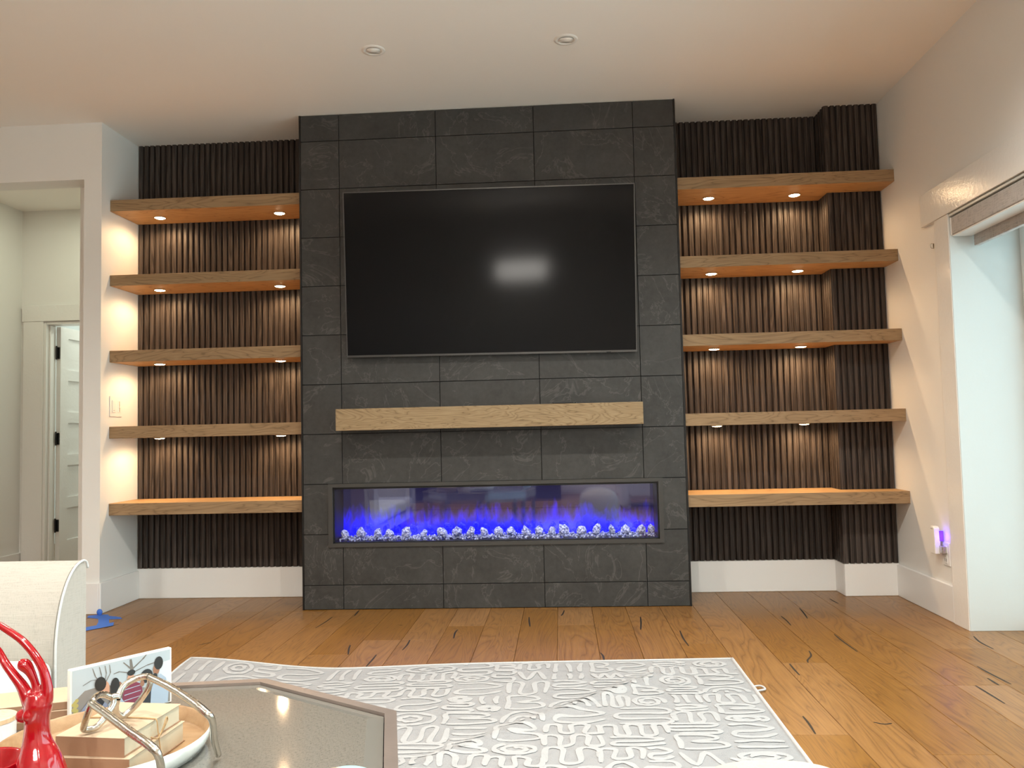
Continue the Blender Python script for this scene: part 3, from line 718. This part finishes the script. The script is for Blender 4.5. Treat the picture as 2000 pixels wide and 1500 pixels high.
def stroke(pts, w=0.0115):
    S = smooth_path([(x, y, 0) for x, y in pts], 5); prev = None; n = len(S)
    # resample is dense enough; ribbon with slightly uneven width
    for k, p in enumerate(S):
        d = S[min(k+1,n-1)]-S[max(k-1,0)]
        if d.length < 1e-6: continue
        d.normalize(); s = Vector((-d.y, d.x, 0)); ww = w*(0.85+0.3*math.sin(k*0.7+p.x*40)*0.5)*(1 if 0 < k < n-1 else .6)
        q = []
        for sg in (1, -1):
            a = p+s*ww*sg
            if not (RX0+0.01 < a.x < RX1-0.012 and RY0+0.02 < a.y < RY1-0.01): q = None; break
            X, Y = rug_xy(a.x, a.y); q.append(bm.verts.new((X+0.27, Y+2.7, ZR+rug_h(a.x, a.y)+0.0014+zi[0]*1.5e-6))); zi[0] = (zi[0]+1) % 600
        if q and prev:
            f = bm.faces.new((prev[0], prev[1], q[1], q[0]))
        prev = q
rr = random.Random(11)
def serp(x, y, w, h, n, vert=False):
    pts = []
    for k in range(n+1):
        t = k/n
        for s_ in ((0, 1) if k % 2 == 0 else (1, 0)):
            pts.append((x+w*t+rr.uniform(-.006,.006), y+h*(0.12+0.76*s_)+rr.uniform(-.008,.008)))
    if vert: pts = [(x+(b-y)*w/h, y+(a-x)*h/w) for a, b in pts]
    stroke(pts)
def spiral(x, y, w, h):
    cx, cy = x+w/2, y+h/2; turns = 2.0; n = 22; a0 = rr.uniform(0, 6)
    stroke([(cx+w*.46*(1-.75*k/n)*math.cos(a0+turns*2*PI*k/n), cy+h*.46*(1-.75*k/n)*math.sin(a0+turns*2*PI*k/n)) for k in range(n+1)])
def ovals(x, y, w, h):
    cx, cy = x+w/2, y+h/2
    for f in (0.46, 0.2):
        stroke([(cx+w*f*math.cos(2*PI*k/14), cy+h*f*math.sin(2*PI*k/14)+rr.uniform(-.004,.004)) for k in range(15)])
def stripes(x, y, w, h, n):
    for k in range(n):
        xx = x+w*(k+.5)/n; stroke([(xx+rr.uniform(-.008,.008), y+h*.06), (xx+rr.uniform(-.012,.012), y+h*.5), (xx+rr.uniform(-.008,.008), y+h*.94)])
def hstripes(x, y, w, h, n):
    for k in range(n):
        yy = y+h*(k+.5)/n; stroke([(x+w*.05, yy), (x+w*.5, yy+rr.uniform(-.01,.01)), (x+w*.95, yy)])
def zig(x, y, w, h):
    n = rr.choice((3, 4, 5)); stroke([(x+w*(.05+.9*k/n), y+h*(.1 if k % 2 else .9)) for k in range(n+1)])
def loopb(x, y, w, h):
    stroke([(x+w*.1,y+h*.05),(x+w*.12,y+h*.5),(x+w*.12,y+h*.95),(x+w*.7,y+h*.9),(x+w*.8,y+h*.68),(x+w*.35,y+h*.52),(x+w*.85,y+h*.45),(x+w*.93,y+h*.2),(x+w*.5,y+h*.05),(x+w*.15,y+h*.06)])
def arch(x, y, w, h):
    for f in (0.46, 0.26): stroke([(x+w/2+w*f*math.cos(PI*k/9), y+h*.08+h*.86*f/.46*math.sin(PI*k/9)) for k in range(10)])
    stroke([(x+w*.5, y+h*.05), (x+w*.5, y+h*.35)])
def hook(x, y, w, h):
    stroke([(x+w*.1,y+h*.9),(x+w*.5,y+h*.95),(x+w*.9,y+h*.7),(x+w*.6,y+h*.5),(x+w*.2,y+h*.45),(x+w*.15,y+h*.15),(x+w*.6,y+h*.08),(x+w*.92,y+h*.3)])
def cell(x, y, w, h, depth=0):
    if (w > 0.24 or h > 0.19) and depth < 6:
        if w > h*1.15:
            f = rr.uniform(.38, .62); cell(x, y, w*f, h, depth+1); cell(x+w*f, y, w*(1-f), h, depth+1)
        else:
            f = rr.uniform(.38, .62); cell(x, y, w, h*f, depth+1); cell(x, y+h*f, w, h*(1-f), depth+1)
        return
    g = 0.005; x += g; y += g; w -= 2*g; h -= 2*g
    k = rr.randrange(11)
    if k in (0, 9): serp(x, y, w, h, max(3, int(w/0.043)))
    elif k in (1, 10): serp(x, y, w, h, max(3, int(h/0.043)), True)
    elif k == 2: spiral(x, y, w, h)
    elif k == 3: ovals(x, y, w, h)
    elif k == 4: stripes(x, y, w, h, max(2, int(w/0.045)))
    elif k == 5: hstripes(x, y, w, h, max(2, int(h/0.045))) if rr.random() < .4 else zig(x, y, w, h)
    elif k == 6: loopb(x, y, w, h)
    elif k == 7: arch(x, y, w, h)
    else: hook(x, y, w, h)
yy = RY1-0.02; 
for j in range(4):
    xx = RX0+0.02
    for i in range(3): cell(xx+i*0.81, yy-0.76*(j+1), 0.81, 0.76)
po = mesh_obj('raised_pattern', bm, 'rugpile', rg); po['kind'] = 'stuff'

# ================================================================ SOFA
SX = -1.50; SB = -2.50
sf = thing('sofa', 'ivory linen sofa with a curved arm at the left of the coffee table', 'sofa', (-2.0, -3.1, 0))
def sofa_arm(ya, yb_, flip):
    # profile in (y,z): straight outer face, top sweeping down in a curve on the inner side
    far, near, top = ya, yb_, 0.632
    pts = [(far, 0.09), (far, top-0.03), (far+(near-far)*.04, top-0.008), (far+(near-far)*.14, top)]
    for k in range(1, 11):
        a = PI/2*(k/10); pts.append((far+(near-far)*(.14+.86*math.sin(a)), top-0.30*(1-math.cos(a))))
    pts.append((near, 0.09))
    return pts
for ya, yb_, nm in ((-2.068, -2.255, 0), (-4.20, -3.98, 1)):
    pts = sofa_arm(ya, yb_, nm); bm = bmesh.new()
    prism(bm, [(u+3.1, v) for u, v in pts], 'x', SB+2.0, SX+2.0)
    bmesh.ops.bevel(bm, geom=[e for e in bm.edges if abs(e.verts[0].co.x-(SX+2.0)) < 1e-5 and abs(e.verts[1].co.x-(SX+2.0)) < 1e-5], offset=0.008, segments=2, affect='EDGES')
    ar = mesh_obj('arm', bm, 'sofa', sf)
    bm = bmesh.new(); tube(bm, [(SX+2.0+0.001, u+3.1, v) for u, v in pts[1:-1]] + [(SX+2.0+0.001, pts[-1][0]+3.1, 0.10)], 0.0042, 8, 3); mesh_obj('piping', bm, 'cushion', ar, smooth=True)
def cushion(name, a, mat, par, bev=0.05):
    o = bx(name, a, mat, par, bev, 5, True); return o
bx('base', (SB, SX-0.02, -3.978, -2.257, 0.09, 0.20), 'sofa', sf, 0.006)
for k in range(2):
    y1_ = -2.262-0.857*k; c = cushion('seat_cushion', (SB+0.24, SX+0.012, y1_-0.852, y1_, 0.202, 0.335), 'cushion', sf, 0.045)
    b = cushion('back_cushion', (SB+0.20, SB+0.40, y1_-0.846, y1_-0.004, 0.34, 0.76), 'cushion', sf, 0.06)
bx('backrest', (SB-0.02, SB+0.20, -3.978, -2.257, 0.20, 0.70), 'sofa', sf, 0.03, 4, True)
for x in (SB+0.08, SX-0.1):
    for y in (-2.15, -4.1): 
        bm = bmesh.new(); lathe(bm, [(0.018, 0.0), (0.026, 0.09)], 16); mesh_obj('leg', bm, 'darkwood', sf, Vector((x, y, 0.0085 if x > RX0 else 0))-sf.location)

# ================================================================ COFFEE TABLE
TC = (-0.626, -3.503); ZT = 0.46
angs = [(-9.8,.575),(35.2,.581),(80.2,.581),(123.5,.615),(170,.60),(215,.582),(260,.581),(305,.581)]
octo = [(r*math.cos(math.radians(a)), r*math.sin(math.radians(a))) for a, r in angs]
def scaled(p, d):  # inset polygon towards the centre by about d
    return [(x*(1-d/math.hypot(x, y)), y*(1-d/math.hypot(x, y))) for x, y in p]
tb = thing('coffee_table', 'octagonal pewter framed coffee table with a smoked glass top on the rug', 'coffee table', (TC[0], TC[1], 0))
def ringband(bm, A, zA, B, zB):
    a = [bm.verts.new((x, y, zA)) for x, y in A]; b = [bm.verts.new((x, y, zB)) for x, y in B]; n = len(a)
    for i in range(n): bm.faces.new((a[i], a[(i+1)%n], b[(i+1)%n], b[i]))
in1 = scaled(octo, 0.028); in2 = scaled(octo, 0.068)
bm = bmesh.new(); ringband(bm, octo, ZT, in1, ZT); ringband(bm, octo, ZT-0.012, octo, ZT); ringband(bm, in1, ZT, in1, ZT-0.02); ringband(bm, in1, ZT-0.02, octo, ZT-0.012)
bmesh.ops.recalc_face_normals(bm, faces=bm.faces); mesh_obj('rim', bm, 'frame_metal', tb)
ap = scaled(octo, 0.006)
bm = bmesh.new(); ringband(bm, ap, 0.36, ap, ZT-0.012); ringband(bm, scaled(octo, .03), ZT-0.012, scaled(octo, .03), 0.36); ringband(bm, scaled(octo, .03), 0.36, ap, 0.36)
bmesh.ops.recalc_face_normals(bm, faces=bm.faces); mesh_obj('apron', bm, 'bevel', tb)
bm = bmesh.new(); bm.faces.new([bm.verts.new((x, y, 0)) for x, y in in2]); ins = mesh_obj('glass_top', bm, 'tabletop', tb, (0, 0, ZT-0.0035))
bm = bmesh.new(); ringband(bm, scaled(octo, .030), ZT-0.007, in2, ZT-0.0035); ringband(bm, scaled(octo, .030), ZT-0.018, scaled(octo, .030), ZT-0.007)
bmesh.ops.recalc_face_normals(bm, faces=bm.faces); mesh_obj('bevelled_edge', bm, 'bevel', tb)
bm = bmesh.new(); bm.faces.new([bm.verts.new((x, y, ZT-0.0185)) for x, y in scaled(octo, .03)]); mesh_obj('under_panel', bm, 'frame_metal', tb)
for i in range(8):
    x, y = scaled(octo, 0.03)[i]
    bm = bmesh.new(); box(bm, -0.017, 0.017, -0.017, 0.017, 0.0125, 0.362); bevel(bm, 0.003, 1)
    o = mesh_obj('leg', bm, 'frame_metal', tb, (x, y, 0)); o.rotation_euler[2] = math.atan2(y, x)
bm = bmesh.new(); prism(bm, scaled(octo, .05), 'z', 0.06, 0.085); mesh_obj('lower_shelf', bm, 'frame_metal', tb)
ZS = ZT-0.0033      # surface the small things stand on

# round tray
TY = (-0.665, -3.415)
ty = thing('round_tray', 'round pearl white tray holding the paper wrapped books on the coffee table', 'tray', (TY[0], TY[1], ZS))
bm = bmesh.new(); lathe(bm, [(0.150, 0.0), (0.180, 0.004), (0.189, 0.02), (0.192, 0.037), (0.190, 0.039)], 64, cap=False); mesh_obj('outer_shell', bm, 'pearl', ty, smooth=True)
bm = bmesh.new(); lathe(bm, [(0.190, 0.039), (0.186, 0.037), (0.182, 0.014), (0.176, 0.0085), (0.001, 0.0085)], 64, cap=False); mesh_obj('inner_lining', bm, 'tray_reflection', ty, smooth=True)
# wrapped books in the tray
def book(name, label, cx, cy, z0, w, d, h, rot, group, pages_side=True):
    b = thing(name, label, 'book', (cx, cy, z0), group, rot)
    t = 0.0016
    bm = bmesh.new(); box(bm, -w/2, w/2, -d/2, d/2, 0, t); mesh_obj('cover', bm, 'kraft', b)
    bm = bmesh.new(); box(bm, -w/2, w/2, -d/2, d/2, h-t, h); bevel(bm, 0.0006, 1); mesh_obj('cover', bm, 'kraft_top', b)
    bm = bmesh.new(); box(bm, -w/2, w/2, -d/2, -d/2+t, t, h-t); mesh_obj('spine', bm, 'kraft', b)
    bm = bmesh.new(); box(bm, -w/2+0.002, w/2-0.0025, -d/2+t, d/2-0.003, t, h-t); mesh_obj('page_block', bm, 'pages', b)
    return b
book('wrapped_book', 'upper of the two kraft paper wrapped books in the round tray', -0.6165, -3.442, ZS+0.0480, 0.133, 0.182, 0.0335, -0.09, 'books in the tray')
book('wrapped_book', 'lower of the two kraft paper wrapped books in the round tray', -0.612, -3.445, ZS+0.0090, 0.142, 0.190, 0.0387, -0.06, 'books in the tray')
ZBK = ZS+0.0818
tw_ = thing('twine', 'thin brown twine tied round the tray books with a small bow', 'twine', (-0.6, -3.44, ZBK))
bm = bmesh.new()
tube(bm, [(-0.088,0.0,-0.03),(-0.0855,0.0,-0.002),(-0.078,0.001,0.0016),(0.0,0.0,0.0016),(0.045,-0.006,0.0016),(0.0545,-0.008,-0.001),(0.057,-0.008,-0.02),(0.0605,-0.008,-0.045),(0.0625,-0.008,-0.06)], 0.0013, 6, 4)
mesh_obj('cord', bm, 'twine', tw_, smooth=True)
bm = bmesh.new(); tube(bm, [(0.058,-0.035,-0.022),(0.0605,-0.02,-0.03),(0.0605,-0.008,-0.028),(0.061,0.008,-0.014),(0.0605,0.018,-0.004),(0.060,0.022,-0.012),(0.0605,-0.004,-0.028)], 0.0013, 6, 4); mesh_obj('bow', bm, 'twine', tw_, smooth=True)

# silver spectacles sculpture
gs = thing('spectacles_sculpture', 'oversized hammered silver spectacles ornament resting on the wrapped books', 'ornament', (-0.6, -3.48, ZBK))
def rel(pts): return [(x+0.6, y+3.48, z-ZBK) for x, y, z in pts]
RL = [(-0.607,-3.474,0.585),(-0.606,-3.455,0.602),(-0.590,-3.443,0.612),(-0.566,-3.439,0.615),(-0.563,-3.441,0.600),(-0.578,-3.440,0.576),(-0.594,-3.442,0.558),(-0.609,-3.452,0.547),(-0.612,-3.470,0.562)]
LL = [(-0.613,-3.476,0.588),(-0.622,-3.492,0.599),(-0.620,-3.520,0.605),(-0.614,-3.545,0.601),(-0.624,-3.542,0.578),(-0.636,-3.530,0.558),(-0.640,-3.523,0.548),(-0.626,-3.510,0.547),(-0.616,-3.495,0.562),(-0.611,-3.480,0.578)]
bm = bmesh.new(); tube(bm, rel(RL), 0.0058, 12, 6, closed=True); mesh_obj('lens_rim', bm, 'silver', gs, smooth=True)
bm = bmesh.new(); tube(bm, rel(LL), 0.0058, 12, 6, closed=True); mesh_obj('lens_rim', bm, 'silver', gs, smooth=True)
bm = bmesh.new(); tube(bm, rel([(-0.606,-3.470,0.588),(-0.611,-3.476,0.590),(-0.615,-3.482,0.590)]), 0.0062, 10, 3); mesh_obj('bridge', bm, 'silver', gs, smooth=True)
bm = bmesh.new(); tube(bm, rel([(-0.566,-3.439,0.615),(-0.509,-3.474,0.607),(-0.449,-3.520,0.598),(-0.408,-3.550,0.587),(-0.399,-3.542,0.570),(-0.424,-3.475,0.513),(-0.438,-3.425,0.466)]), [.0062,.0068,.0070,.0068,.0062,.0062,.0060], 12, 6); mesh_obj('temple_arm', bm, 'silver', gs, smooth=True)
bm = bmesh.new(); tube(bm, rel([(-0.614,-3.547,0.602),(-0.556,-3.596,0.598),(-0.478,-3.660,0.590),(-0.431,-3.694,0.583),(-0.417,-3.696,0.568),(-0.424,-3.670,0.520),(-0.430,-3.650,0.466)]), [.0062,.0068,.0070,.0068,.0062,.0062,.0060], 12, 6); mesh_obj('temple_arm', bm, 'silver', gs, smooth=True)

# photo block
pb = thing('photo_block', 'framed family photo block with five people under bare trees behind the tray', 'photo', (-0.820, -3.275, ZS))
ex = Vector((0.134, 0.180, 0)).normalized(); ez = Vector((0, 0, 1)); nn = Vector((ex.y, -ex.x, 0))
PWd, PHt = 0.222, 0.124
Mp = Matrix((ex, -nn, ez)).transposed().to_4x4(); pb.rotation_euler = Mp.to_euler()
bm = bmesh.new(); box(bm, 0, PWd, 0, 0.014, 0.001, PHt); bevel(bm, 0.0015, 1); mesh_obj('block', bm, 'white_plastic', pb)
cols = {'sky': (0.44, 0.50, 0.54), 'haze': (0.24, 0.22, 0.205), 'bark': (0.17, 0.15, 0.13), 'bush': (0.42, 0.36, 0.12), 'hair': (0.02, 0.017, 0.015), 'skin': (0.55, 0.30, 0.20), 'skin2': (0.30, 0.14, 0.08), 'shirt': (0.24, 0.265, 0.36), 'white': (0.37, 0.45, 0.55), 'maroon': (0.20, 0.03, 0.06), 'dark': (0.025, 0.025, 0.03), 'fence': (0.62, 0.66, 0.70)}
pm = {k: plain('print_'+k, v, 0.3) for k, v in cols.items()}; pk = list(pm)
bm = bmesh.new(); layer = [0]
def poly(k, pts):
    layer[0] += 1; y = -0.0003-0.00004*layer[0]
    f = bm.faces.new([bm.verts.new((0.004+u*(PWd-0.008), y, 0.004+v*(PHt-0.007))) for u, v in pts]); f.material_index = pk.index(k)
def ell(k, u, v, a, b, rot=0, n=18):
    poly(k, [(u+a*math.cos(t)*math.cos(rot)-b*math.sin(t)*math.sin(rot)*.56, v+b*math.sin(t)*math.cos(rot)+a*math.cos(t)*math.sin(rot)*1.8) for t in [2*PI*i/n for i in range(n)]])
def line(k, pts, w):
    for (a, b), (c, d) in zip(pts, pts[1:]):
        l = math.hypot(c-a, d-b) or 1; px, py = -(d-b)/l*w*.6, (c-a)/l*w
        poly(k, [(a+px, b+py), (a-px, b-py), (c-px*.6, d-py*.6), (c+px*.6, d+py*.6)])
poly('sky', [(0,0),(1,0),(1,1),(0,1)]); poly('haze', [(0,0),(1,0),(1,.28),(.8,.34),(.55,.5),(.3,.62),(.12,.6),(0,.42)])
poly('fence', [(.88,.3),(1,.3),(1,.8),(.88,.78)])
[ell('bush', .015+.03*((i*7)%3)/2, .22+.03*i, .018, .035) for i in range(9)]
line('bark', [(.585,.5),(.59,.75),(.575,.98)], .03); line('bark', [(.585,.78),(.70,.93),(.74,1)], .014); line('bark', [(.58,.80),(.50,.95)], .014)
line('bark', [(.59,.72),(.75,.80),(.86,.82)], .010); line('bark', [(.58,.72),(.46,.80),(.40,.78)], .010)
for a in (.22, .28, .33, .37): line('bark', [(.30,.60),(a,.82),(a-.02+.1*(a-.28),.97)], .008)
line('bark', [(.3,.74),(.18,.76),(.1,.70)], .006)
ell('shirt', .62, .15, .14, .25); 
poly('maroon', [(.49,.28),(.50,.42),(.56,.52),(.63,.54),(.69,.47),(.70,.30),(.66,.16),(.54,.14)])
for q in (.24, .34, .44): line('white', [(.51,q),(.68,q+.02)], .008)
ell('skin', .575, .62, .038, .10); ell('hair', .58, .73, .042, .055)
poly('dark', [(.62,0),(.68,.28),(.74,.40),(.80,.36),(.82,0)]); ell('hair', .74, .60, .066, .13); ell('skin2', .695, .48, .022, .06)
poly('white', [(.78,0),(.79,.30),(.82,.50),(.89,.58),(.95,.48),(.98,.2),(.97,0)]); ell('skin2', .845, .68, .036, .10); ell('hair', .87, .79, .048, .125); ell('hair', .83, .56, .026, .055)
poly('white', [(.33,0),(.35,.26),(.41,.36),(.47,.34),(.52,.18),(.52,0)]); ell('skin2', .455, .50, .036, .12); ell('hair', .415, .56, .046, .15); poly('hair', [(.37,.5),(.36,.30),(.40,.28),(.42,.5)])
poly('shirt', [(.0,0),(.03,.12),(.10,.30),(.18,.44),(.23,.48),(.30,.34),(.34,.26),(.34,.04),(.28,0)]); poly('dark', [(.19,.45),(.22,.52),(.31,.32),(.29,.26)])
ell('skin', .315, .54, .045, .15); ell('hair', .27, .66, .056, .13, .15); ell('skin', .26, .50, .018, .035)
mesh_obj('printed_picture', bm, [pm[k] for k in pk], pb)

# candle
cd = thing('lidded_candle', 'white ceramic candle jar with a pale wooden lid at the left edge', 'candle', (-0.905, -3.392, ZS))
bm = bmesh.new(); lathe(bm, [(0.038, 0.0), (0.041, 0.004), (0.0415, 0.058), (0.040, 0.060)], 36); mesh_obj('jar', bm, 'ceramic', cd, smooth=False)
bm = bmesh.new(); lathe(bm, [(0.040, 0.0602), (0.0425, 0.061), (0.0425, 0.069), (0.040, 0.0705), (0.001, 0.0708)], 36); mesh_obj('lid', bm, 'lid', cd)
# stack of notebooks beside the photo block
for k, lab in enumerate(('bottom of the three kraft notebooks stacked left of the photo block', 'middle of the three kraft notebooks stacked left of the photo block', 'top of the three kraft notebooks stacked left of the photo block')):
    book('kraft_notebook', lab, -0.945+0.004*k, -3.215+0.003*k, ZS+0.0002+0.0165*k, 0.17, 0.115, 0.0155, 0.25+0.05*k, 'kraft notebooks')

# red dancer sculpture with a bowl
ds = thing('dancer_sculpture', 'glossy red dancer figurine with arms swept up and a bowl at its foot', 'figurine', (-0.655, -3.657, ZS))
bm = bmesh.new()
def T(pts, rad, n=14): tube(bm, [(x+0.68, y+3.62, z-ZS) for x, y, z in pts], rad, n, 6)
Y = -3.62
T([(-0.655,Y,0.462),(-0.654,Y,0.50),(-0.660,Y,0.545),(-0.664,Y,0.580),(-0.664,Y,0.612),(-0.662,Y,0.636),(-0.664,Y,0.655)], [.036,.041,.034,.0215,.0185,.0205,.015], 18)
T([(-0.650,Y,0.640),(-0.648,Y,0.662),(-0.655,Y,0.690),(-0.668,Y,0.712),(-0.688,Y,0.735),(-0.712,Y,0.752),(-0.740,Y,0.766),(-0.762,Y-0.01,0.764),(-0.775,Y-0.02,0.748)], [.011,.0088,.0072,.0066,.0064,.006,.0058,.0055,.005])
T([(-0.676,Y,0.636),(-0.690,Y,0.664),(-0.706,Y,0.684),(-0.720,Y,0.702),(-0.733,Y,0.722),(-0.742,Y-0.01,0.738),(-0.760,Y-0.02,0.748),(-0.775,Y-0.02,0.748)], [.012,.009,.0074,.0068,.0066,.006,.0055,.005])
T([(-0.664,Y,0.645),(-0.668,Y,0.668),(-0.676,Y,0.686),(-0.686,Y,0.698),(-0.695,Y,0.700)], [.009,.0062,.0075,.0105,.0085])
ball(bm, (-0.688+0.68, 0, 0.618-ZS), 0.0115); ball(bm, (-0.669+0.68, -0.014, 0.622-ZS), 0.010)
T([(-0.66,Y,0.5),(-0.66,Y-0.03,0.475),(-0.665,Y-0.05,0.466)], [.03,.022,.01])
ob = mesh_obj('figure', bm, 'red', ds)
rmz = ob.modifiers.new('union', 'REMESH'); rmz.mode = 'VOXEL'; rmz.voxel_size = 0.0022; rmz.use_smooth_shade = True
sm = ob.modifiers.new('smooth', 'SMOOTH'); sm.factor = 0.5; sm.iterations = 6
bm = bmesh.new(); lathe(bm, [(0.020, 0.001), (0.040, 0.012), (0.056, 0.045), (0.062, 0.086), (0.0615, 0.0885), (0.058, 0.086), (0.052, 0.048), (0.036, 0.018), (0.001, 0.010)], 40, (-0.757+0.68, 0.0, 0), cap=False); mesh_obj('bowl', bm, 'red', ds, smooth=True)

# teal cup at the bottom edge
tc = thing('teal_cup', 'pale teal cup with a tan side, just peeking in at the bottom edge', 'cup', (-0.150, -3.60, ZS))
bm = bmesh.new(); lathe(bm, [(0.028, 0.0), (0.040, 0.004), (0.046, 0.034), (0.044, 0.042), (0.034, 0.046), (0.001, 0.047)], 36); mesh_obj('cup_body', bm, 'teal', tc, smooth=True)
bm = bmesh.new(); lathe(bm, [(0.020, 0.0), (0.020, 0.004), (0.001, 0.005)], 32); mesh_obj('tan_lid', bm, 'kraft_top', tc, (-0.018, 0, 0.0445))

# cream pouf at the bottom edge
pf = thing('boucle_pouf', 'cream boucle pouf peeking in at the bottom right on the rug', 'pouf', (0.60, -3.46, ZR+0.0026))
bm = bmesh.new(); bmesh.ops.create_uvsphere(bm, u_segments=48, v_segments=28, radius=1)
for v in bm.verts:
    x, y, z = v.co
    def sg(a, p): return math.copysign(abs(a)**p, a)
    v.co = Vector((sg(x, .72)*0.205, sg(y, .72)*0.205, 0.214+sg(z, .62)*0.2135))
mesh_obj('upholstered_body', bm, 'pouf', pf, smooth=True)
bm = bmesh.new(); tube(bm, [(0.2085*math.cos(2*PI*k/24)*.98, 0.2085*math.sin(2*PI*k/24)*.98, 0.214) for k in range(24)], 0.004, 8, 2, closed=True); mesh_obj('seam_piping', bm, 'rugedge', pf, smooth=True)

# blue tape on the floor by the left wall end
tp = thing('painters_tape', 'torn strips of blue masking tape stuck on the floor at the left wall end', 'tape', (-2.52, -0.2, 0))
def strip(pts, dz): 
    bm = bmesh.new(); bm.faces.new([bm.verts.new((x+2.52, y+0.2, 0.0008+dz)) for x, y in pts]); r = bmesh.ops.extrude_face_region(bm, geom=list(bm.faces))
    for v in [g for g in r['geom'] if isinstance(g, bmesh.types.BMVert)]: v.co.z += 0.0006
    bmesh.ops.recalc_face_normals(bm, faces=bm.faces); return mesh_obj('tape_strip', bm, 'tape', tp)
strip([(-2.66,-0.10),(-2.62,-0.07),(-2.44,-0.14),(-2.40,-0.19),(-2.49,-0.20),(-2.64,-0.15)], 0)
strip([(-2.62,-0.065),(-2.55,-0.075),(-2.40,-0.33),(-2.46,-0.36),(-2.50,-0.27)], 0.0007)
strip([(-2.40,-0.28),(-2.36,-0.36),(-2.46,-0.50),(-2.62,-0.62),(-2.66,-0.56),(-2.50,-0.40)], 0.0014)
bm = bmesh.new(); ball(bm, (0, 0, 0), 0.018, (1, .5, 1.1), 8); o = mesh_obj('tape_wad', bm, 'tape', tp, Vector((-2.60, -0.085, 0.019)) - tp.location, smooth=True)

# rear furniture for the mirrored view
rc = thing('kitchen_cabinet', 'dark kitchen island cabinet behind the camera', 'cabinet', (-1.4, -7.6, 0))
bx('body', (-3.0, 0.2, -7.9, -7.3, 0, 0.9), 'darkwood', rc, 0.004); bx('worktop', (-3.05, 0.25, -7.95, -7.25, 0.9, 0.94), 'ceramic', rc, 0.003)
ac = thing('armchair', 'white linen armchair behind the camera', 'armchair', (1.5, -6.2, 0))
bx('seat', (1.1, 1.9, -6.55, -5.85, 0.12, 0.42), 'cushion', ac, 0.05, 4, True); bx('backrest', (1.1, 1.9, -6.75, -6.55, 0.12, 0.85), 'cushion', ac, 0.05, 4, True)
for x in (1.0, 1.9): bx('arm', (x, x+0.12, -6.7, -5.85, 0.0, 0.6), 'cushion', ac, 0.04, 4, True)
